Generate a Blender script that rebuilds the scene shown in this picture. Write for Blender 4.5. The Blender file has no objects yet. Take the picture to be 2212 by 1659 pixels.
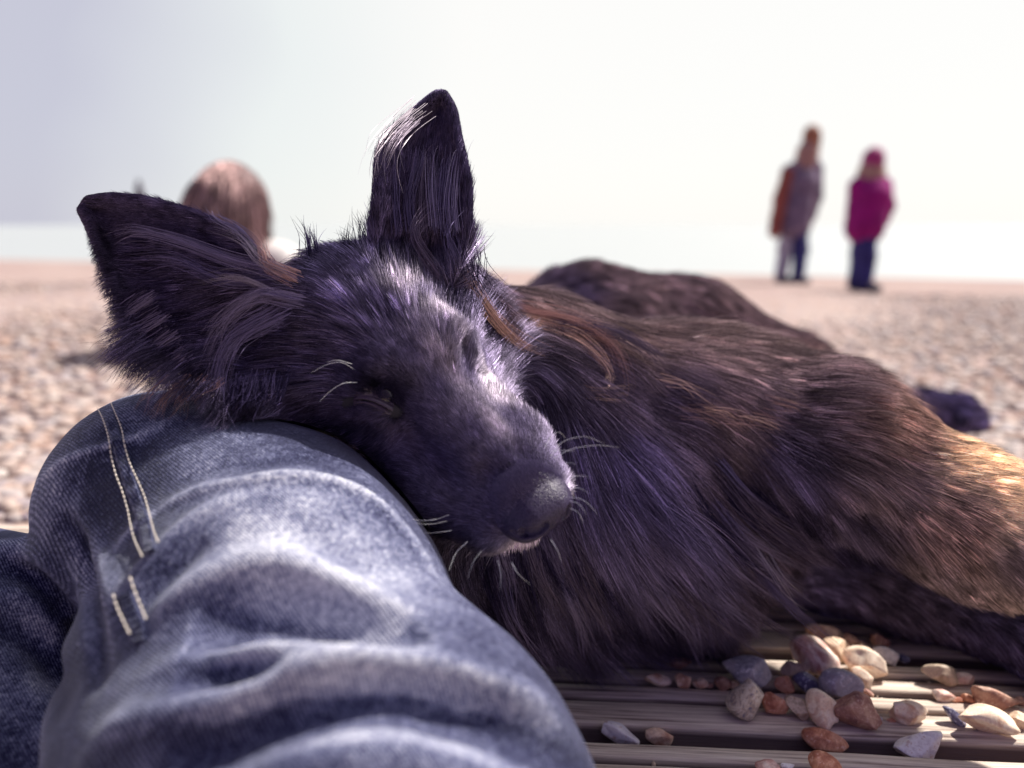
import bpy, bmesh, math, random
import numpy as np
from mathutils import Vector, Matrix, kdtree

random.seed(7)
rng = np.random.default_rng(7)
sc = bpy.context.scene
COL = sc.collection

# ------------------------------------------------------------------ camera, sky, sun, exposure
CAM_H = 0.36
PITCH = math.radians(11.7)
FPX = 1659.0                      # focal length in the 2212 px wide viewing frame used for measuring
cam_data = bpy.data.cameras.new('camera')
cam_data.sensor_width = 36.0
cam_data.lens = 27.0
cam_data.clip_start = 0.02
cam_data.clip_end = 20000
cam_data.dof.use_dof = True
cam_data.dof.focus_distance = 0.500
cam_data.dof.aperture_fstop = 3.0
cam_data.dof.aperture_blades = 0
cam = bpy.data.objects.new('camera', cam_data)
COL.objects.link(cam)
cam.location = (0, 0, CAM_H)
cam.rotation_euler = (math.radians(90) - PITCH, 0, 0)
sc.camera = cam

sc.view_settings.view_transform = 'Standard'
sc.view_settings.look = 'None'
sc.view_settings.gamma = 1.0
sc.view_settings.use_curve_mapping = False
sc.view_settings.exposure = 0.62
sc.cycles.use_denoising = True
sc.cycles.max_bounces = 6
sc.cycles.diffuse_bounces = 3
sc.cycles.glossy_bounces = 3
sc.cycles.transmission_bounces = 3
sc.cycles.transparent_max_bounces = 4
sc.cycles.volume_bounces = 0
sc.cycles.sample_clamp_indirect = 3.0
sc.cycles_curves.shape = 'RIBBONS'
sc.cycles_curves.subdivisions = 1

SUN_EL = math.radians(50)
SUN_AZ = math.radians(56)         # measured from +Y (view direction) towards +X (right)
sun_dir = Vector((math.cos(SUN_EL) * math.sin(SUN_AZ), math.cos(SUN_EL) * math.cos(SUN_AZ), math.sin(SUN_EL)))
sl = bpy.data.lights.new('sun', 'SUN')
sl.energy = 5.0
sl.angle = math.radians(1.5)
sl.color = (1.0, 0.93, 0.86)
sun = bpy.data.objects.new('sun', sl)
COL.objects.link(sun)
sun.rotation_euler = sun_dir.to_track_quat('Z', 'Y').to_euler()
sun.location = (3, 3, 5)


def build_world():
    w = bpy.data.worlds.new('World')
    sc.world = w
    w.use_nodes = True
    nt = w.node_tree
    nt.nodes.clear()
    N = nt.nodes.new
    out = N('ShaderNodeOutputWorld')
    bg_sky = N('ShaderNodeBackground')
    sky = N('ShaderNodeTexSky')
    sky.sky_type = 'NISHITA'
    sky.sun_disc = False
    sky.sun_elevation = SUN_EL
    sky.sun_rotation = SUN_AZ
    nt.links.new(sky.outputs[0], bg_sky.inputs[0])
    bg_sky.inputs[1].default_value = 0.05
    # bright thin overcast with a lavender grey bank of cloud low on the left
    tc = N('ShaderNodeTexCoord')
    noise = N('ShaderNodeTexNoise')
    noise.inputs['Scale'].default_value = 1.6
    noise.inputs['Detail'].default_value = 3
    nt.links.new(tc.outputs['Generated'], noise.inputs['Vector'])
    dot = N('ShaderNodeVectorMath'); dot.operation = 'DOT_PRODUCT'
    dv = Vector((-0.80, 0.55, 0.16)).normalized()
    dot.inputs[1].default_value = dv
    nt.links.new(tc.outputs['Generated'], dot.inputs[0])
    add = N('ShaderNodeMath'); add.operation = 'MULTIPLY_ADD'
    nt.links.new(noise.outputs[0], add.inputs[0]); add.inputs[1].default_value = 0.22
    nt.links.new(dot.outputs['Value'], add.inputs[2])
    ramp = N('ShaderNodeValToRGB')
    e = ramp.color_ramp.elements
    e[0].position = 0.74; e[0].color = (0.99, 0.975, 0.945, 1)
    e[1].position = 1.06; e[1].color = (0.58, 0.58, 0.68, 1)
    m = ramp.color_ramp.elements.new(0.90); m.color = (0.85, 0.88, 0.87, 1)
    nt.links.new(add.outputs[0], ramp.inputs[0])
    # sky toned by direction: white ahead and overhead, unseen violet behind added for fill
    d2 = N('ShaderNodeVectorMath'); d2.operation = 'DOT_PRODUCT'
    d2.inputs[1].default_value = Vector((0.28, 0.95, -0.02)).normalized()
    nt.links.new(tc.outputs['Generated'], d2.inputs[0])
    r2 = N('ShaderNodeValToRGB')
    e = r2.color_ramp.elements
    e[0].position = 0.0; e[0].color = (0.10, 0.07, 0.21, 1)
    e[1].position = 1.0; e[1].color = (1, 1, 1, 1)
    for p_, c_ in ((0.34, (0.20, 0.16, 0.36)), (0.47, (0.92, 0.88, 1.0)), (0.60, (1.0, 0.98, 1.0)), (0.74, (1, 1, 1))):
        q_ = e.new(p_); q_.color = (*c_, 1)
    mr = N('ShaderNodeMapRange'); mr.inputs['From Min'].default_value = -1; mr.inputs['From Max'].default_value = 1
    nt.links.new(d2.outputs['Value'], mr.inputs[0]); nt.links.new(mr.outputs[0], r2.inputs[0])
    mm = N('ShaderNodeMix'); mm.data_type = 'RGBA'; mm.blend_type = 'MULTIPLY'; mm.inputs[0].default_value = 1
    nt.links.new(ramp.outputs[0], mm.inputs[6]); nt.links.new(r2.outputs[0], mm.inputs[7])
    bg_c = N('ShaderNodeBackground')
    nt.links.new(mm.outputs[2], bg_c.inputs[0])
    bg_c.inputs[1].default_value = 0.70
    mix = N('ShaderNodeMixShader')
    mix.inputs[0].default_value = 0.9
    nt.links.new(bg_sky.outputs[0], mix.inputs[1])
    nt.links.new(bg_c.outputs[0], mix.inputs[2])
    nt.links.new(mix.outputs[0], out.inputs[0])


build_world()

# ------------------------------------------------------------------ measuring helpers
CX, CY = 1106.0, 829.5
C0 = np.array([0, 0, CAM_H])
RIGHT = np.array([1.0, 0, 0])
UPV = np.array([0, math.sin(PITCH), math.cos(PITCH)])
FWD = np.array([0, math.cos(PITCH), -math.sin(PITCH)])


def P(u, v, d):
    """point seen at (u, v) of the 2212 x 1659 frame, at depth d metres"""
    return C0 + RIGHT * ((u - CX) / FPX * d) - UPV * ((v - CY) / FPX * d) + FWD * d


def G(u, v, z=0.0):
    """point of the horizontal plane z seen at (u, v)"""
    r = P(u, v, 1.0) - C0
    t = (z - CAM_H) / r[2]
    return C0 + r * t


def depth_of(p):
    return float(np.dot(np.asarray(p) - C0, FWD))


# ------------------------------------------------------------------ scene-object helpers
def tag(o, label=None, cat=None, group=None, kind=None):
    if label: o['label'] = label
    if cat: o['category'] = cat
    if group: o['group'] = group
    if kind: o['kind'] = kind
    return o


def empty(name, loc):
    o = bpy.data.objects.new(name, None)
    o.empty_display_size = 0.05
    COL.objects.link(o)
    o.location = loc
    return o


def link_mesh(name, me, mat, parent=None):
    if mat is not None:
        me.materials.append(mat)
    o = bpy.data.objects.new(name, me)
    COL.objects.link(o)
    if parent is not None:
        o.parent = parent
        if parent.type == 'EMPTY':           # meshes themselves all sit at the world origin
            o.matrix_parent_inverse = Matrix.Translation(-Vector(parent.location))
    return o


def mesh_from(name, V, F, smooth=True):
    me = bpy.data.meshes.new(name)
    V = np.asarray(V, dtype=np.float32)
    F = np.asarray(F, dtype=np.int32)
    n = F.shape[1]
    me.vertices.add(len(V)); me.vertices.foreach_set('co', V.ravel())
    me.loops.add(F.size); me.loops.foreach_set('vertex_index', F.ravel())
    me.polygons.add(len(F))
    me.polygons.foreach_set('loop_start', np.arange(0, F.size, n, dtype=np.int32))
    if smooth:
        me.polygons.foreach_set('use_smooth', np.ones(len(F), dtype=bool))
    me.update(calc_edges=True)
    me.validate()
    return me


# ------------------------------------------------------------------ implicit surfaces
def cap(a, b, ra, rb, k=0.012, sub=False):
    return dict(t='c', a=np.asarray(a, float), b=np.asarray(b, float), ra=ra, rb=rb, k=k, sub=sub)


def ell(c, r, k=0.010, A=None, sub=False):
    return dict(t='e', c=np.asarray(c, float), r=np.asarray(r, float), A=np.eye(3) if A is None else np.asarray(A), k=k, sub=sub)


def pdist(p, X, Y, Z):
    if p['t'] == 'c':
        a, b = p['a'], p['b']
        ab = b - a
        L2 = max(float(ab @ ab), 1e-12)
        t = ((X - a[0]) * ab[0] + (Y - a[1]) * ab[1] + (Z - a[2]) * ab[2]) / L2
        t = np.clip(t, 0, 1)
        dx = X - (a[0] + t * ab[0]); dy = Y - (a[1] + t * ab[1]); dz = Z - (a[2] + t * ab[2])
        return np.sqrt(dx * dx + dy * dy + dz * dz) - (p['ra'] + t * (p['rb'] - p['ra']))
    c, r, A = p['c'], p['r'], p['A']
    dx, dy, dz = X - c[0], Y - c[1], Z - c[2]
    q = [(A[i, 0] * dx + A[i, 1] * dy + A[i, 2] * dz) / r[i] for i in range(3)]
    s = [(A[i, 0] * dx + A[i, 1] * dy + A[i, 2] * dz) / (r[i] * r[i]) for i in range(3)]
    k0 = np.sqrt(q[0] ** 2 + q[1] ** 2 + q[2] ** 2)
    k1 = np.sqrt(s[0] ** 2 + s[1] ** 2 + s[2] ** 2) + 1e-9
    return k0 * (k0 - 1.0) / k1


def blend(Fv, d, p):
    k = p['k']
    if p['sub']:
        d = -d
        h = np.maximum(k - np.abs(Fv - d), 0) / k
        return np.maximum(Fv, d) + h * h * k * 0.25
    h = np.maximum(k - np.abs(Fv - d), 0) / k
    return np.minimum(Fv, d) - h * h * k * 0.25


def eval_sdf(prims, pts):
    pts = np.atleast_2d(pts)
    Fv = np.full(len(pts), 1.0)
    for p in prims:
        Fv = blend(Fv, pdist(p, pts[:, 0], pts[:, 1], pts[:, 2]), p)
    return Fv


def surf(prims, u, v, d0=0.2, d1=1.6):
    """depth at which the ray through (u, v) first meets the surface"""
    o = P(u, v, 1.0) - C0
    d = d0
    n = np.linalg.norm(o)
    for _ in range(200):
        f = float(eval_sdf(prims, C0 + o * d)[0])
        if f < 0.0004:
            return d
        d += max(f * 0.7, 0.0005) / n
        if d > d1:
            return None
    return d


def surf_field(Fd, u, v, d0=0.2, d1=0.7):
    """the same from a sampled field"""
    d = np.arange(d0, d1, 0.0006)
    f = Fd.sample(C0 + np.outer(d, P(u, v, 1.0) - C0))
    i = np.argmax(f < 0)
    if f[i] >= 0 or i == 0:
        return None
    return d[i - 1] + (d[i] - d[i - 1]) * f[i - 1] / (f[i - 1] - f[i])


def graded(lo, hi, flo, fhi, fine, coarse, ratio=1.12):
    """axis coordinates: fine between flo and fhi, growing to coarse outside"""
    mid = list(np.arange(flo, fhi, fine))
    s, x, up = fine, mid[-1], []
    while x < hi:
        s = min(s * ratio, coarse); x += s; up.append(x)
    s, x, dn = fine, mid[0], []
    while x > lo:
        s = min(s * ratio, coarse); x -= s; dn.append(x)
    return np.array(dn[::-1] + mid + up)


class Field:
    def __init__(self, xs, ys, zs):
        self.xs, self.ys, self.zs = xs, ys, zs
        self.F = np.full((len(xs), len(ys), len(zs)), 1.0, dtype=np.float32)

    def add(self, p, margin=0.03):
        if p['t'] == 'c':
            r = max(p['ra'], p['rb'])
            lo = np.minimum(p['a'], p['b']) - r - margin
            hi = np.maximum(p['a'], p['b']) + r + margin
        else:
            r = max(p['r'])
            lo = p['c'] - r - margin; hi = p['c'] + r + margin
        i0, i1 = np.searchsorted(self.xs, [lo[0], hi[0]])
        j0, j1 = np.searchsorted(self.ys, [lo[1], hi[1]])
        k0, k1 = np.searchsorted(self.zs, [lo[2], hi[2]])
        if i1 <= i0 or j1 <= j0 or k1 <= k0:
            return
        X = self.xs[i0:i1, None, None].astype(np.float32)
        Y = self.ys[None, j0:j1, None].astype(np.float32)
        Z = self.zs[None, None, k0:k1].astype(np.float32)
        d = pdist(p, X, Y, Z)
        self.F[i0:i1, j0:j1, k0:k1] = blend(self.F[i0:i1, j0:j1, k0:k1], d, p)

    def sample(self, pts, grad=False):
        c = [np.interp(pts[:, a], ax, np.arange(len(ax))) for a, ax in enumerate((self.xs, self.ys, self.zs))]
        n = [len(self.xs), len(self.ys), len(self.zs)]
        i = [np.clip(np.floor(c[a]).astype(int), 0, n[a] - 2) for a in range(3)]
        f = [c[a] - i[a] for a in range(3)]
        F = self.F
        g = {}
        for a in (0, 1):
            for b in (0, 1):
                for e in (0, 1):
                    g[a, b, e] = F[i[0] + a, i[1] + b, i[2] + e]
        fx, fy, fz = f
        def lerp(a, b, t): return a + (b - a) * t
        v00 = lerp(g[0, 0, 0], g[1, 0, 0], fx); v10 = lerp(g[0, 1, 0], g[1, 1, 0], fx)
        v01 = lerp(g[0, 0, 1], g[1, 0, 1], fx); v11 = lerp(g[0, 1, 1], g[1, 1, 1], fx)
        val = lerp(lerp(v00, v10, fy), lerp(v01, v11, fy), fz)
        if not grad:
            return val
        dx = self.xs[i[0] + 1] - self.xs[i[0]]; dy = self.ys[i[1] + 1] - self.ys[i[1]]; dz = self.zs[i[2] + 1] - self.zs[i[2]]
        gx = lerp(lerp(g[1, 0, 0] - g[0, 0, 0], g[1, 1, 0] - g[0, 1, 0], fy), lerp(g[1, 0, 1] - g[0, 0, 1], g[1, 1, 1] - g[0, 1, 1], fy), fz) / dx
        gy = (lerp(v10, v11, fz) - lerp(v00, v01, fz)) / dy
        gz = (lerp(v01, v11, fy) - lerp(v00, v10, fy)) / dz
        gr = np.stack([gx, gy, gz], 1)
        ln = np.linalg.norm(gr, axis=1, keepdims=True)
        gr = np.where(ln > 3.0, 0, gr / np.maximum(ln, 1e-6))
        return val, gr

    def mesh(self):
        F, xs, ys, zs = self.F, self.xs, self.ys, self.zs
        ins = F < 0
        nx, ny, nz = F.shape
        cnt = np.zeros((nx - 1, ny - 1, nz - 1), dtype=np.uint8)
        for a in (0, 1):
            for b in (0, 1):
                for e in (0, 1):
                    cnt += ins[a:nx - 1 + a, b:ny - 1 + b, e:nz - 1 + e]
        act = np.argwhere((cnt > 0) & (cnt < 8))
        idx = np.full(cnt.shape, -1, dtype=np.int32)
        idx[act[:, 0], act[:, 1], act[:, 2]] = np.arange(len(act))
        acc = np.zeros((len(act), 3)); num = np.zeros(len(act))
        corners = [(a, b, e) for a in (0, 1) for b in (0, 1) for e in (0, 1)]
        for c1 in corners:
            for ax in range(3):
                if c1[ax] == 0:
                    c2 = list(c1); c2[ax] = 1
                    f1 = F[act[:, 0] + c1[0], act[:, 1] + c1[1], act[:, 2] + c1[2]]
                    f2 = F[act[:, 0] + c2[0], act[:, 1] + c2[1], act[:, 2] + c2[2]]
                    m = (f1 < 0) != (f2 < 0)
                    t = np.where(m, f1 / np.where(np.abs(f1 - f2) < 1e-12, 1, f1 - f2), 0)
                    q = np.zeros((len(act), 3))
                    for k in range(3):
                        q[:, k] = c1[k] + (t if k == ax else 0)
                    acc += q * m[:, None]; num += m
        loc = acc / np.maximum(num, 1)[:, None]
        V = np.empty((len(act), 3))
        for k, axc in enumerate((xs, ys, zs)):
            V[:, k] = axc[act[:, k]] + loc[:, k] * (axc[act[:, k] + 1] - axc[act[:, k]])
        quads = []
        for ax in range(3):
            o1, o2 = [(1, 2), (2, 0), (0, 1)][ax]
            sl0 = [slice(None)] * 3; sl1 = [slice(None)] * 3
            sl0[ax] = slice(0, -1); sl1[ax] = slice(1, None)
            cross = ins[tuple(sl0)] != ins[tuple(sl1)]
            e = np.argwhere(cross)
            ok = (e[:, o1] > 0) & (e[:, o2] > 0) & (e[:, o1] < F.shape[o1] - 1) & (e[:, o2] < F.shape[o2] - 1)
            e = e[ok]
            def cell(d1, d2):
                c = e.copy(); c[:, o1] -= d1; c[:, o2] -= d2
                return idx[c[:, 0], c[:, 1], c[:, 2]]
            q = np.stack([cell(1, 1), cell(0, 1), cell(0, 0), cell(1, 0)], 1)
            flip = ~ins[e[:, 0], e[:, 1], e[:, 2]]
            q[flip] = q[flip][:, ::-1]
            quads.append(q)
        Q = np.concatenate(quads)
        Q = Q[(Q >= 0).all(1)]
        return V, Q


def vnormals(V, Q):
    n = np.cross(V[Q[:, 2]] - V[Q[:, 0]], V[Q[:, 3]] - V[Q[:, 1]])
    N = np.zeros_like(V)
    for c in range(4):
        np.add.at(N, Q[:, c], n)
    return N / np.maximum(np.linalg.norm(N, axis=1, keepdims=True), 1e-12)


def keep_largest(V, Q, min_share=0.02):
    """drop stray bits of an implicit surface"""
    par = np.arange(len(V))
    for _ in range(200):
        m = par[Q].min(1)
        new = par.copy()
        for c in range(4):
            np.minimum.at(new, Q[:, c], m)
        new = new[new]
        if (new == par).all():
            break
        par = new
    r, cn = np.unique(par, return_counts=True)
    best = r[np.argmax(cn)]
    keepv = par == best
    mp = np.cumsum(keepv) - 1
    Q = Q[keepv[Q[:, 0]]]
    return V[keepv], mp[Q]


def smooth_noise(pts, scale, seed=0):
    """cheap smooth pseudo noise from summed sines, about -1..1"""
    r = np.random.default_rng(seed)
    out = np.zeros(len(pts))
    for i in range(6):
        k = r.normal(size=3); k /= np.linalg.norm(k)
        out += np.sin(pts @ (k * scale * r.uniform(0.6, 1.6)) + r.uniform(0, 6.28))
    return out / 3.2


# ------------------------------------------------------------------ material helpers
def new_mat(name):
    m = bpy.data.materials.new(name)
    m.use_nodes = True
    nt = m.node_tree
    nt.nodes.clear()
    out = nt.nodes.new('ShaderNodeOutputMaterial')
    b = nt.nodes.new('ShaderNodeBsdfPrincipled')
    nt.links.new(b.outputs[0], out.inputs[0])
    return m, nt, b


def nd(nt, typ, **kw):
    n = nt.nodes.new(typ)
    for k, v in kw.items():
        if k in n.inputs:
            n.inputs[k].default_value = v
        else:
            setattr(n, k, v)
    return n


def ramp(nt, src, stops):
    r = nt.nodes.new('ShaderNodeValToRGB')
    els = r.color_ramp.elements
    while len(els) < len(stops):
        els.new(0.5)
    for e, (p, c) in zip(els, stops):
        e.position = p
        e.color = (*c, 1) if len(c) == 3 else c
    nt.links.new(src, r.inputs[0])
    return r


def mixc(nt, fac, a, b, mode='MIX'):
    m = nt.nodes.new('ShaderNodeMix')
    m.data_type = 'RGBA'
    m.blend_type = mode
    for s, v in ((m.inputs[0], fac), (m.inputs[6], a), (m.inputs[7], b)):
        if isinstance(v, (int, float)):
            s.default_value = v
        elif isinstance(v, tuple):
            s.default_value = (*v, 1) if len(v) == 3 else v
        else:
            nt.links.new(v, s)
    return m.outputs[2]


def bump(nt, b, h, strength=0.5, dist=0.001):
    n = nt.nodes.new('ShaderNodeBump')
    n.inputs['Strength'].default_value = strength
    n.inputs['Distance'].default_value = dist
    nt.links.new(h, n.inputs['Height'])
    nt.links.new(n.outputs[0], b.inputs['Normal'])
    return n


def hair_mat(name='fur_strands', rough=0.32, gain=1.0):
    m = bpy.data.materials.new(name)
    m.use_nodes = True
    nt = m.node_tree
    nt.nodes.clear()
    out = nt.nodes.new('ShaderNodeOutputMaterial')
    a = nt.nodes.new('ShaderNodeAttribute')
    a.attribute_name = 'tint'
    sh = []
    for comp, k, ru, rv in (('Reflection', 2.5 * gain, rough, 0.55), ('Transmission', 0.8 * gain, 0.35, 0.7)):
        h = nt.nodes.new('ShaderNodeBsdfHair')
        h.component = comp
        h.inputs['RoughnessU'].default_value = ru
        h.inputs['RoughnessV'].default_value = rv
        mx = nt.nodes.new('ShaderNodeVectorMath'); mx.operation = 'SCALE'
        nt.links.new(a.outputs['Color'], mx.inputs[0]); mx.inputs['Scale'].default_value = k
        nt.links.new(mx.outputs[0], h.inputs['Color'])
        sh.append(h)
    ad = nt.nodes.new('ShaderNodeAddShader')
    nt.links.new(sh[0].outputs[0], ad.inputs[0]); nt.links.new(sh[1].outputs[0], ad.inputs[1])
    nt.links.new(ad.outputs[0], out.inputs[0])
    return m


def plain(name, col, rough=0.8, spec=0.3, noise=None):
    m, nt, b = new_mat(name)
    b.inputs['Roughness'].default_value = rough
    b.inputs['Specular IOR Level'].default_value = spec
    if noise:
        tc = nd(nt, 'ShaderNodeTexCoord')
        t = nd(nt, 'ShaderNodeTexNoise', Scale=noise, Detail=4.0)
        nt.links.new(tc.outputs['Object'], t.inputs['Vector'])
        r = ramp(nt, t.outputs[0], [(0.3, tuple(c * 0.75 for c in col)), (0.7, tuple(min(1, c * 1.2) for c in col))])
        nt.links.new(r.outputs[0], b.inputs['Base Color'])
        bump(nt, b, t.outputs[0], 0.4, 0.003)
    else:
        b.inputs['Base Color'].default_value = (*col, 1)
    return m

# ------------------------------------------------------------------ the setting: beach, sea, boardwalk
CREST_A = G(0, 560, -0.28); CREST_B = G(2212, 605, -0.28)
CR = (CREST_B - CREST_A)[:2]; CR = CR / np.linalg.norm(CR)
CN = np.array([-CR[1], CR[0]])
if CN @ (CREST_A[:2]) > 0: CN = -CN           # CN points from the crest towards the camera


def beach_z(x, y):
    s = (x - CREST_A[0]) * CN[0] + (y - CREST_A[1]) * CN[1]
    t = np.clip(s / 9.0, 0, 1)
    z = -0.28 + 0.262 * t * t * (3 - 2 * t)
    return np.where(s < 0, -0.28 + np.maximum(s * 0.13, -3.0), z)


def build_beach():
    al = np.concatenate([np.linspace(-400, -30, 20), np.linspace(-29, 29, 117), np.linspace(30, 400, 20)])
    ac = np.concatenate([np.linspace(-30, -1, 12), np.linspace(-0.9, 14, 90), np.linspace(15, 60, 10)])
    A, S = np.meshgrid(al, ac, indexing='ij')
    mid = (CREST_A + CREST_B)[:2] / 2
    X = mid[0] + A * CR[0] + S * CN[0]
    Y = mid[1] + A * CR[1] + S * CN[1]
    Z = beach_z(X, Y)
    Z = Z + 0.012 * np.sin(X * 1.7 + 1.3 * np.sin(Y * 0.9)) * np.clip((S - 0.2) / 4, 0, 1) * np.clip((10 - S) / 3, 0, 1)
    V = np.stack([X, Y, Z], -1).reshape(-1, 3)
    n, m = A.shape
    i, j = np.meshgrid(np.arange(n - 1), np.arange(m - 1), indexing='ij')
    b = (i * m + j).ravel()
    Q = np.stack([b, b + m, b + m + 1, b + 1], 1)
    me = mesh_from('beach', V, Q)
    if me.polygons[0].normal.z < 0:
        me.flip_normals()
    mt, nt, bs = new_mat('shingle_ground')
    tc = nd(nt, 'ShaderNodeTexCoord')
    vo = nd(nt, 'ShaderNodeTexVoronoi', Scale=34.0)
    nt.links.new(tc.outputs['Object'], vo.inputs['Vector'])
    sep = nd(nt, 'ShaderNodeSeparateColor')
    nt.links.new(vo.outputs['Color'], sep.inputs[0])
    r = ramp(nt, sep.outputs[0], [(0.0, (0.39, 0.31, 0.28)), (0.2, (0.43, 0.355, 0.32)), (0.4, (0.41, 0.31, 0.265)), (0.55, (0.46, 0.39, 0.36)),
                                  (0.72, (0.38, 0.32, 0.32)), (0.86, (0.43, 0.37, 0.35)), (1.0, (0.32, 0.27, 0.29))])
    no = nd(nt, 'ShaderNodeTexNoise', Scale=0.9, Detail=3.0)
    nt.links.new(tc.outputs['Object'], no.inputs['Vector'])
    big = ramp(nt, no.outputs[0], [(0.35, (0.74, 0.66, 0.66)), (0.65, (0.90, 0.86, 0.84))])
    c = mixc(nt, 1.0, r.outputs[0], big.outputs[0], 'MULTIPLY')
    nt.links.new(c, bs.inputs['Base Color'])
    bs.inputs['Roughness'].default_value = 0.9
    bs.inputs['Specular IOR Level'].default_value = 0.05
    inv = nd(nt, 'ShaderNodeMath', operation='SUBTRACT'); inv.inputs[0].default_value = 1.0
    nt.links.new(vo.outputs['Distance'], inv.inputs[1])
    bump(nt, bs, inv.outputs[0], 0.8, 0.008)
    o = link_mesh('beach', me, mt)
    tag(o, 'wide shingle beach of tan and orange pebbles sloping to the sea', 'beach', kind='structure')


def build_sea():
    V = [(-3000, -50, -1.6), (3000, -50, -1.6), (3000, 9000, -1.6), (-3000, 9000, -1.6)]
    me = mesh_from('sea', V, [(0, 1, 2, 3)], smooth=False)
    mt, nt, bs = new_mat('sea_water')
    bs.inputs['Base Color'].default_value = (0.35, 0.38, 0.38, 1)
    bs.inputs['Roughness'].default_value = 0.45
    tc = nd(nt, 'ShaderNodeTexCoord')
    mp = nd(nt, 'ShaderNodeMapping')
    mp.inputs['Scale'].default_value = (0.15, 0.6, 1)
    no = nd(nt, 'ShaderNodeTexNoise', Scale=1.0, Detail=5.0)
    nt.links.new(tc.outputs['Object'], mp.inputs[0]); nt.links.new(mp.outputs[0], no.inputs['Vector'])
    bump(nt, bs, no.outputs[0], 0.5, 0.25)
    o = link_mesh('sea', me, mt)
    tag(o, 'calm pale green grey sea beyond the beach', 'sea', kind='structure')


def ico(sub):
    bm = bmesh.new()
    bmesh.ops.create_icosphere(bm, subdivisions=sub, radius=1.0)
    V = np.array([v.co[:] for v in bm.verts]); F = np.array([[v.index for v in f.verts] for f in bm.faces])
    bm.free()
    return V, F


def pebble_stuff():
    """loose shingle of the near beach, far too many to count"""
    V0, F0 = ico(2)
    n = 20000
    d = 0.95 + 5.0 * rng.random(n) ** 1.5
    x = rng.uniform(-0.85, 0.85, n) * (d + 0.3)
    y = d
    # the strip next to the boardwalk on the left and right
    keep = np.ones(n, bool)
    s = (x - DECK_O[0]) * DECK_N[0] + (y - DECK_O[1]) * DECK_N[1]
    keep &= s > DECK_FAR + 0.005
    x, y = x[keep], y[keep]
    n = len(x)
    r = rng.uniform(0.007, 0.020, n)
    sc3 = np.stack([rng.uniform(0.8, 1.3, n), rng.uniform(0.7, 1.0, n), rng.uniform(0.35, 0.6, n)], 1) * r[:, None]
    ang = rng.uniform(0, 6.28, n)
    z = beach_z(x, y) + sc3[:, 2] * rng.uniform(0.1, 0.7, n)
    W = V0[None] * (1 + 0.10 * np.sin(V0[None, :, [1, 2, 0]] * 3 + rng.uniform(0, 6, (n, 1, 3))))
    W = W * sc3[:, None]
    c, s_ = np.cos(ang)[:, None], np.sin(ang)[:, None]
    X = W[..., 0] * c - W[..., 1] * s_ + x[:, None]
    Y = W[..., 0] * s_ + W[..., 1] * c + y[:, None]
    Z = W[..., 2] + z[:, None]
    V = np.stack([X, Y, Z], -1).reshape(-1, 3)
    F = (F0[None] + (np.arange(n) * len(V0))[:, None, None]).reshape(-1, 3)
    me = mesh_from('beach_pebbles', V, F)
    mt, nt, bs = new_mat('loose_shingle')
    ge = nd(nt, 'ShaderNodeNewGeometry')
    r_ = ramp(nt, ge.outputs['Random Per Island'],
              [(0.0, (0.40, 0.31, 0.275)), (0.15, (0.46, 0.375, 0.33)), (0.3, (0.42, 0.27, 0.21)), (0.42, (0.49, 0.42, 0.385)), (0.56, (0.35, 0.28, 0.27)),
               (0.68, (0.46, 0.35, 0.29)), (0.8, (0.33, 0.29, 0.31)), (0.9, (0.50, 0.45, 0.42)), (1.0, (0.22, 0.18, 0.22))])
    tc = nd(nt, 'ShaderNodeTexCoord')
    no = nd(nt, 'ShaderNodeTexNoise', Scale=90.0, Detail=3.0)
    nt.links.new(tc.outputs['Object'], no.inputs['Vector'])
    v = ramp(nt, no.outputs[0], [(0.3, (0.8, 0.76, 0.74)), (0.7, (1, 1, 1))])
    c = mixc(nt, 1.0, r_.outputs[0], v.outputs[0], 'MULTIPLY')
    nt.links.new(c, bs.inputs['Base Color'])
    bs.inputs['Roughness'].default_value = 0.7
    o = link_mesh('beach_pebbles', me, mt)
    tag(o, 'loose mixed shingle covering the near beach', 'shingle', kind='stuff')


# boardwalk frame: runs along DECK_D, DECK_N points away from the camera
_a, _b = G(1269, 1595), G(2211, 1642)
DECK_D = (_b - _a)[:2] / np.linalg.norm((_b - _a)[:2])
DECK_N = np.array([-DECK_D[1], DECK_D[0]])
DECK_O = G(1469, 1607)[:2]          # near lip of the open gap in front
PAT = [('gap', 0.018), ('r', 0.0295), ('g', 0.006), ('r', 0.0145), ('g', 0.009), ('r', 0.0155), ('g', 0.008), ('r', 0.0155)]
PERIOD = sum(w for _, w in PAT)
DECK_FAR = PERIOD * 3 - 0.002


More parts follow.
